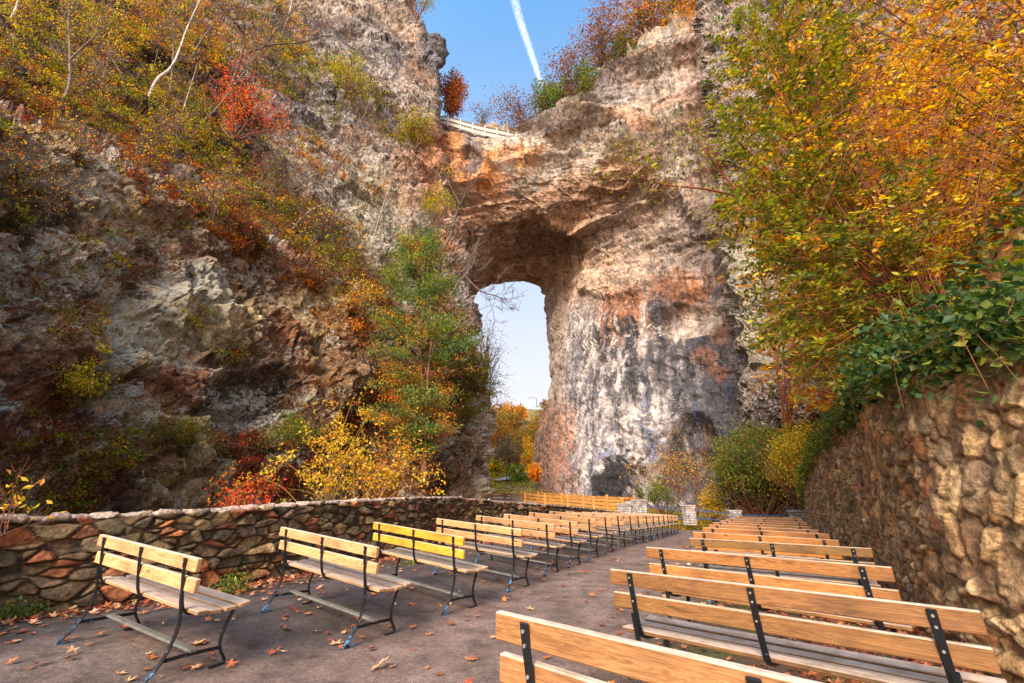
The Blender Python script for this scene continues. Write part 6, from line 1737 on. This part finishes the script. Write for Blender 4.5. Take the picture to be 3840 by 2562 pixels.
sprays([W(2950, 1600, 22), W(3100, 1500, 20)], 90, (17, 22), 5, {'OR': 4, 'YE': 3, 'OG': 3}, 0.2, 10, lambda u, v: 2860 + (v < 1100) * -60 < u < 3300, LEAF, STEMR, 'shrub', 'orange leaved branches in front of the overhanging rock', (2700, 3300), (600, 1560), side=6, stem_r=0.03, aspect=0.65)
# bare stems of the young tree left of the green leaves
pxtree('sapling', 'red-barked sapling with a green forked top reaching left in front of the arch pier', [[(3150, 1330), (3060, 1060), (2960, 900), (2870, 815), (2835, 775), (2810, 600), (2780, 540)], [(2836, 778), (2750, 700), (2640, 560), (2540, 450)], [(2800, 745), (2650, 710), (2480, 690), (2330, 640)]], [(6.8, 6.2), (6.2, 5.8), (6.2, 5.6)], 0.05, STEMR, 40, {'YG': 3, 'OL': 2}, 0.085, 26, 0.5, 2, tips_frac=0.4, snap=False)

# ------------------------------------------------------------------ ivy along the top of the right wall
def ivy():
    rs = np.random.default_rng(12)
    n = 26000
    i = rs.integers(0, len(Xw), n)
    yv = Yw[i]; w_ = (yv > 0.8) & (yv < 21); i = i[w_]; n = len(i)
    big = fbm(np.column_stack([Xw[i], Yw[i], 0 * Yw[i]]) * 0.9, 3, 12)
    hang = np.abs(rs.normal(0, 1, n)) * (0.10 + 0.10 * np.clip(big + 0.3, 0, 1))
    rise = rs.random(n) < 0.72
    z = Zw[i] + np.where(rise, rs.uniform(-0.05, 0.36, n) * (0.7 + 0.8 * np.clip(big + 0.2, 0, 1)), -hang)
    out = np.where(rise, rs.uniform(-0.7, 0.22, n), rs.uniform(0.04, 0.2, n))
    P = np.column_stack([Xw[i] + Nw[i, 0] * out, Yw[i] + Nw[i, 1] * out, z])
    far = sstep(6, 14, Yw[i])[:, None]
    c = pick({'DG': 5, 'GR': 3, 'OL': 0.6}, n, rs) * (1 - far) + pick({'YG': 4, 'GR': 3, 'OL': 2}, n, rs) * far
    c *= rs.uniform(0.7, 1.3, (n, 1))
    B = np.array([Xw[len(Xw) // 3], Yw[len(Xw) // 3], Zw[0]])
    t = thing('ivy', 'dark green ivy draped over the top of the tall right-hand wall', 'ivy', tuple(B))
    leaf_mesh('foliage', P, rs.uniform(0.05, 0.095, n) * (1 + 0.3 * far[:, 0]), c, rs, aspect=0.8, bias=np.column_stack([Nw[i], 0 * z]) * 0.6, parent=t, origin=B, mat=LEAFN)
    paths = []
    for k in range(60):
        j = rs.integers(0, len(Xw)); 
        if not 1.5 < Yw[j] < 18: continue
        p = np.array([Xw[j] + Nw[j, 0] * 0.1, Yw[j] + Nw[j, 1] * 0.1, Zw[j] + 0.1]); L_ = rs.uniform(0.2, 0.9); s_ = rs.normal(0, 0.25)
        pts = [p, p + np.array([Nw[j, 0] * 0.12, Nw[j, 1] * 0.12, -0.15]), p + np.array([Nw[j, 0] * 0.14, Nw[j, 1] * 0.14 + s_ * 0.5, -0.5 * L_]), p + np.array([Nw[j, 0] * 0.13, Nw[j, 1] * 0.13 + s_, -L_])]
        paths.append((catmull(np.array(pts), 9), np.full(9, 0.003)))
    tubes_obj('vines', paths, TWIG, t, B, 4)


ivy()

rs = np.random.default_rng(45)
o = leaf_mesh('hillside_foliage', HB, rs.uniform(0.08, 0.2, len(HB)), pick({'DG': 3, 'GR': 3, 'BR': 2, 'OG': 2, 'YG': 2}, len(HB), rs) * rs.uniform(0.6, 1.1, (len(HB), 1)), rs, 0.6); tag(o, None, None, kind='stuff')
# ------------------------------------------------------------------ fallen leaves
def leaf_shape(rs):
    """lobed dry leaf, stalk at the origin; a fan of triangles"""
    k = 11; an = np.linspace(-math.pi * 0.92, math.pi * 0.92, k) + math.pi / 2
    lob = np.array([0.35, 0.75, 0.42, 0.95, 0.45, 1.0, 0.45, 0.95, 0.42, 0.75, 0.35]) * rs.uniform(0.8, 1.15, k)
    x = np.cos(an) * lob * 0.5; y = np.sin(an) * lob * 0.55 + 0.25
    z = 0.16 * rs.random() * (x * x + (y - 0.2) ** 2) * 4 + rs.normal(0, 0.03, k)
    V = np.column_stack([x, y, z]); V = np.vstack([[0, 0.25, 0.0], V])
    Fc = np.array([[0, i, i + 1] for i in range(1, k)])
    return V, Fc


LPALD = np.array([(0.50, 0.09, 0.03), (0.60, 0.18, 0.05), (0.40, 0.06, 0.025), (0.62, 0.30, 0.14), (0.25, 0.06, 0.03), (0.68, 0.42, 0.22), (0.50, 0.13, 0.03), (0.30, 0.10, 0.05)])
DRY = mat_attr('dry_leaf', rough=0.6, fine=60, bs=0.3, bd=0.003, lo=0.75, hi=1.2)


def litter(name, xy, size, seed, lift=0.012, pal=LPALD):
    rs = np.random.default_rng(seed); V, Fs, C_, n = [], [], [], 0
    sh = [leaf_shape(rs) for _ in range(14)]
    z = G(xy[:, 0], xy[:, 1])
    for q in range(len(xy)):
        v, f = sh[rs.integers(14)]
        a = rs.uniform(0, 6.283); s_ = size * rs.uniform(0.55, 1.25)
        tl, tm = rs.normal(0, 0.22, 2)
        v2 = v.copy() - np.array([0, 0.25, 0]); v2[:, 2] += v2[:, 0] * tl + v2[:, 1] * tm; v2 *= s_
        v2[:, 2] -= v2[:, 2].min()
        c_, s2 = math.cos(a), math.sin(a)
        v3 = np.column_stack([v2[:, 0] * c_ - v2[:, 1] * s2 + xy[q, 0], v2[:, 0] * s2 + v2[:, 1] * c_ + xy[q, 1], v2[:, 2] + z[q] + lift])
        V.append(v3); Fs.append(f + n); n += len(v3); C_.append(np.tile(pal[rs.integers(len(pal))] * rs.uniform(0.7, 1.15), (len(v3), 1)))
    return np.concatenate(V), np.concatenate(Fs), np.concatenate(C_)


rs = np.random.default_rng(55)
pts = []
while len(pts) < 2600:                       # scattered over the terrace, thicker towards the left wall and under the left row
    y = rs.uniform(2.2, 24); x = rs.uniform(xl(max(y, 2.7)), xr(y))
    xa = np.interp(y, AISLE[:, 1], AISLE[:, 0])
    p = 0.95 if x < xl(y) + 0.8 else 0.5 if x < xa else 0.10 if x < xa + 1.6 else 0.4
    if rs.random() < p: pts.append((x, y))
for q in range(2200):                        # windrow at the foot of the low wall
    y = rs.uniform(3, 17); pts.append((xl(y) + 0.12 + abs(rs.normal(0, 0.32)), y))
V, Fc, C_ = litter('leaf_litter', np.array(pts), 0.09, 1)
o = link('leaf_litter', mesh_np('leaf_litter', V, Fc, DRY, C_)); tag(o, None, None, kind='stuff')
pts = []
while len(pts) < 10000:                       # drift along the foot of the right wall
    y = rs.uniform(0.6, 20) ; d = abs(rs.normal(0, 1.0)) + 0.10
    x = xr(y) - d * (0.8 if y < 6 else 0.9)
    if y < 3.5 or rs.random() < 6.0 / y: pts.append((x, y))
pts = np.array(pts)
V, Fc, C_ = litter('leaf_drift', pts, 0.085, 2, pal=np.array([(0.30, 0.07, 0.03), (0.20, 0.05, 0.025), (0.42, 0.13, 0.05), (0.50, 0.20, 0.08), (0.14, 0.05, 0.03), (0.36, 0.09, 0.035)]))
o = link('leaf_drift', mesh_np('leaf_drift', V, Fc, DRY, C_)); tag(o, None, None, kind='stuff')
# larger leaves one can count, near the camera
kinds = [('dry rust coloured maple leaf lying on the near asphalt', (0.42, 0.11, 0.04)), ('pale tan curled leaf lying on the near asphalt', (0.62, 0.34, 0.18)), ('dark red fallen leaf on the near asphalt', (0.25, 0.045, 0.02)), ('bright orange fallen leaf on the near asphalt', (0.66, 0.22, 0.05))]
spots = [(860, 2505), (720, 2455), (1170, 2465), (1395, 2265), (540, 2530), (250, 2510), (170, 2290), (450, 2320), (590, 2330), (1420, 2510), (1395, 2440), (1760, 2480), (1690, 2350), (1850, 2395), (2200, 2260), (1610, 2385), (1545, 2360), (1260, 2420), (1090, 2330), (1150, 2340), (1060, 2390), (980, 2290), (940, 2440), (1310, 2210), (1620, 2130), (1990, 2290), (2110, 2200), (1980, 2230), (1555, 2290), (1050, 2455), (60, 2430), (130, 2545), (350, 2440), (800, 2380), (700, 2300), (1340, 2340), (2040, 2430), (1900, 2560)]
for k, (u, v) in enumerate(spots):
    r_ = np.array(ray(u, v)); Y = (0.0 - CZ) / r_[1]; x, y = r_[0] * Y, Y
    V, Fc, C_ = litter('x', np.array([(x, y)]), 0.13 if k % 3 else 0.16, 700 + k, 0.014)
    lb, cl = kinds[k % 4]
    o = link('fallen_leaf', mesh_np('fallen_leaf', V, Fc, DRY, np.tile(np.array(cl), (len(V), 1)), origin=(x, y, float(G(x, y)))))
    o.location = (x, y, float(G(x, y))); tag(o, lb, 'leaf', 'fallen leaves on the near asphalt')
# weeds at the foot of the low wall
for k, (u, v, lb) in enumerate(((60, 2330, 'small green weeds at the foot of the low wall near the left edge'), (870, 2230, 'green weeds under the low wall behind the second bench'), (1560, 2120, 'green weeds by the wall behind the yellow bench'))):
    r_ = np.array(ray(u, v)); Y = (0.08 - CZ) / r_[1]
    shrub('weeds', lb, 'weeds', u, v, Y, 60, 150, {'GR': 4, 'YG': 1}, 0.055, 9, 5, lev=1, seed=60 + k, group=None, stemr=0.003)

# ------------------------------------------------------------------ vapour trail high above
def contrail():
    rs = np.random.default_rng(3)
    D = 2600.0
    uv = [(2035, 335), (2010, 255), (1978, 160), (1945, 60), (1920, -40), (1895, -160)]
    ctr = np.array([W(u, v, D) for u, v in uv]); c = catmull(ctr, 90)
    rad = np.linspace(14, 34, 90) * D / F * (1 + 0.0 * np.arange(90))
    k = 14; an = np.arange(k) / k * 2 * np.pi
    T_ = np.gradient(c, axis=0); T_ /= np.linalg.norm(T_, axis=1)[:, None]
    A = np.cross(T_, np.array([0, 1.0, 0])); A /= np.linalg.norm(A, axis=1)[:, None]; B2 = np.cross(T_, A)
    V = c[:, None] + rad[:, None, None] * (A[:, None] * np.cos(an)[None, :, None] + B2[:, None] * np.sin(an)[None, :, None])
    i = np.arange(90 * k).reshape(90, k); j = np.roll(i, -1, 1)
    Fc = np.stack([i[:-1], j[:-1], j[1:], i[1:]], -1).reshape(-1, 4)
    m = bpy.data.materials.new('vapour'); m.use_nodes = True; nt = m.node_tree; nt.nodes.clear()
    out = nt.nodes.new('ShaderNodeOutputMaterial')
    lw = nd(nt, 'ShaderNodeLayerWeight', Blend=0.35); g = pos(nt)
    n_ = noise(nt, g.outputs['Position'], 0.02, 6, 0.72)
    inv = nd(nt, 'ShaderNodeMath', operation='SUBTRACT'); inv.inputs[0].default_value = 1.0; nt.links.new(lw.outputs['Facing'], inv.inputs[1])
    pw = nd(nt, 'ShaderNodeMath', operation='POWER'); nt.links.new(inv.outputs[0], pw.inputs[0]); pw.inputs[1].default_value = 2.2
    ml = nd(nt, 'ShaderNodeMath', operation='MULTIPLY'); nt.links.new(pw.outputs[0], ml.inputs[0]); nt.links.new(ramp(nt, n_, [(0.32, 0.03), (0.65, 0.34)]), ml.inputs[1])
    tr = nd(nt, 'ShaderNodeBsdfTransparent'); df = nd(nt, 'ShaderNodeBsdfDiffuse', Color=(0.95, 0.92, 0.95, 1)); tl = nd(nt, 'ShaderNodeBsdfTranslucent', Color=(0.95, 0.92, 0.95, 1))
    ad = nd(nt, 'ShaderNodeAddShader'); nt.links.new(df.outputs[0], ad.inputs[0]); nt.links.new(tl.outputs[0], ad.inputs[1])
    mx = nd(nt, 'ShaderNodeMixShader'); nt.links.new(ml.outputs[0], mx.inputs[0]); nt.links.new(tr.outputs[0], mx.inputs[1]); nt.links.new(ad.outputs[0], mx.inputs[2]); nt.links.new(mx.outputs[0], out.inputs[0])
    o = link('vapour_trail', mesh_np('vapour_trail', V.reshape(-1, 3), Fc, m, None, True))
    tag(o, 'white vapour trail running down the blue sky above the arch', 'vapour trail')


contrail()
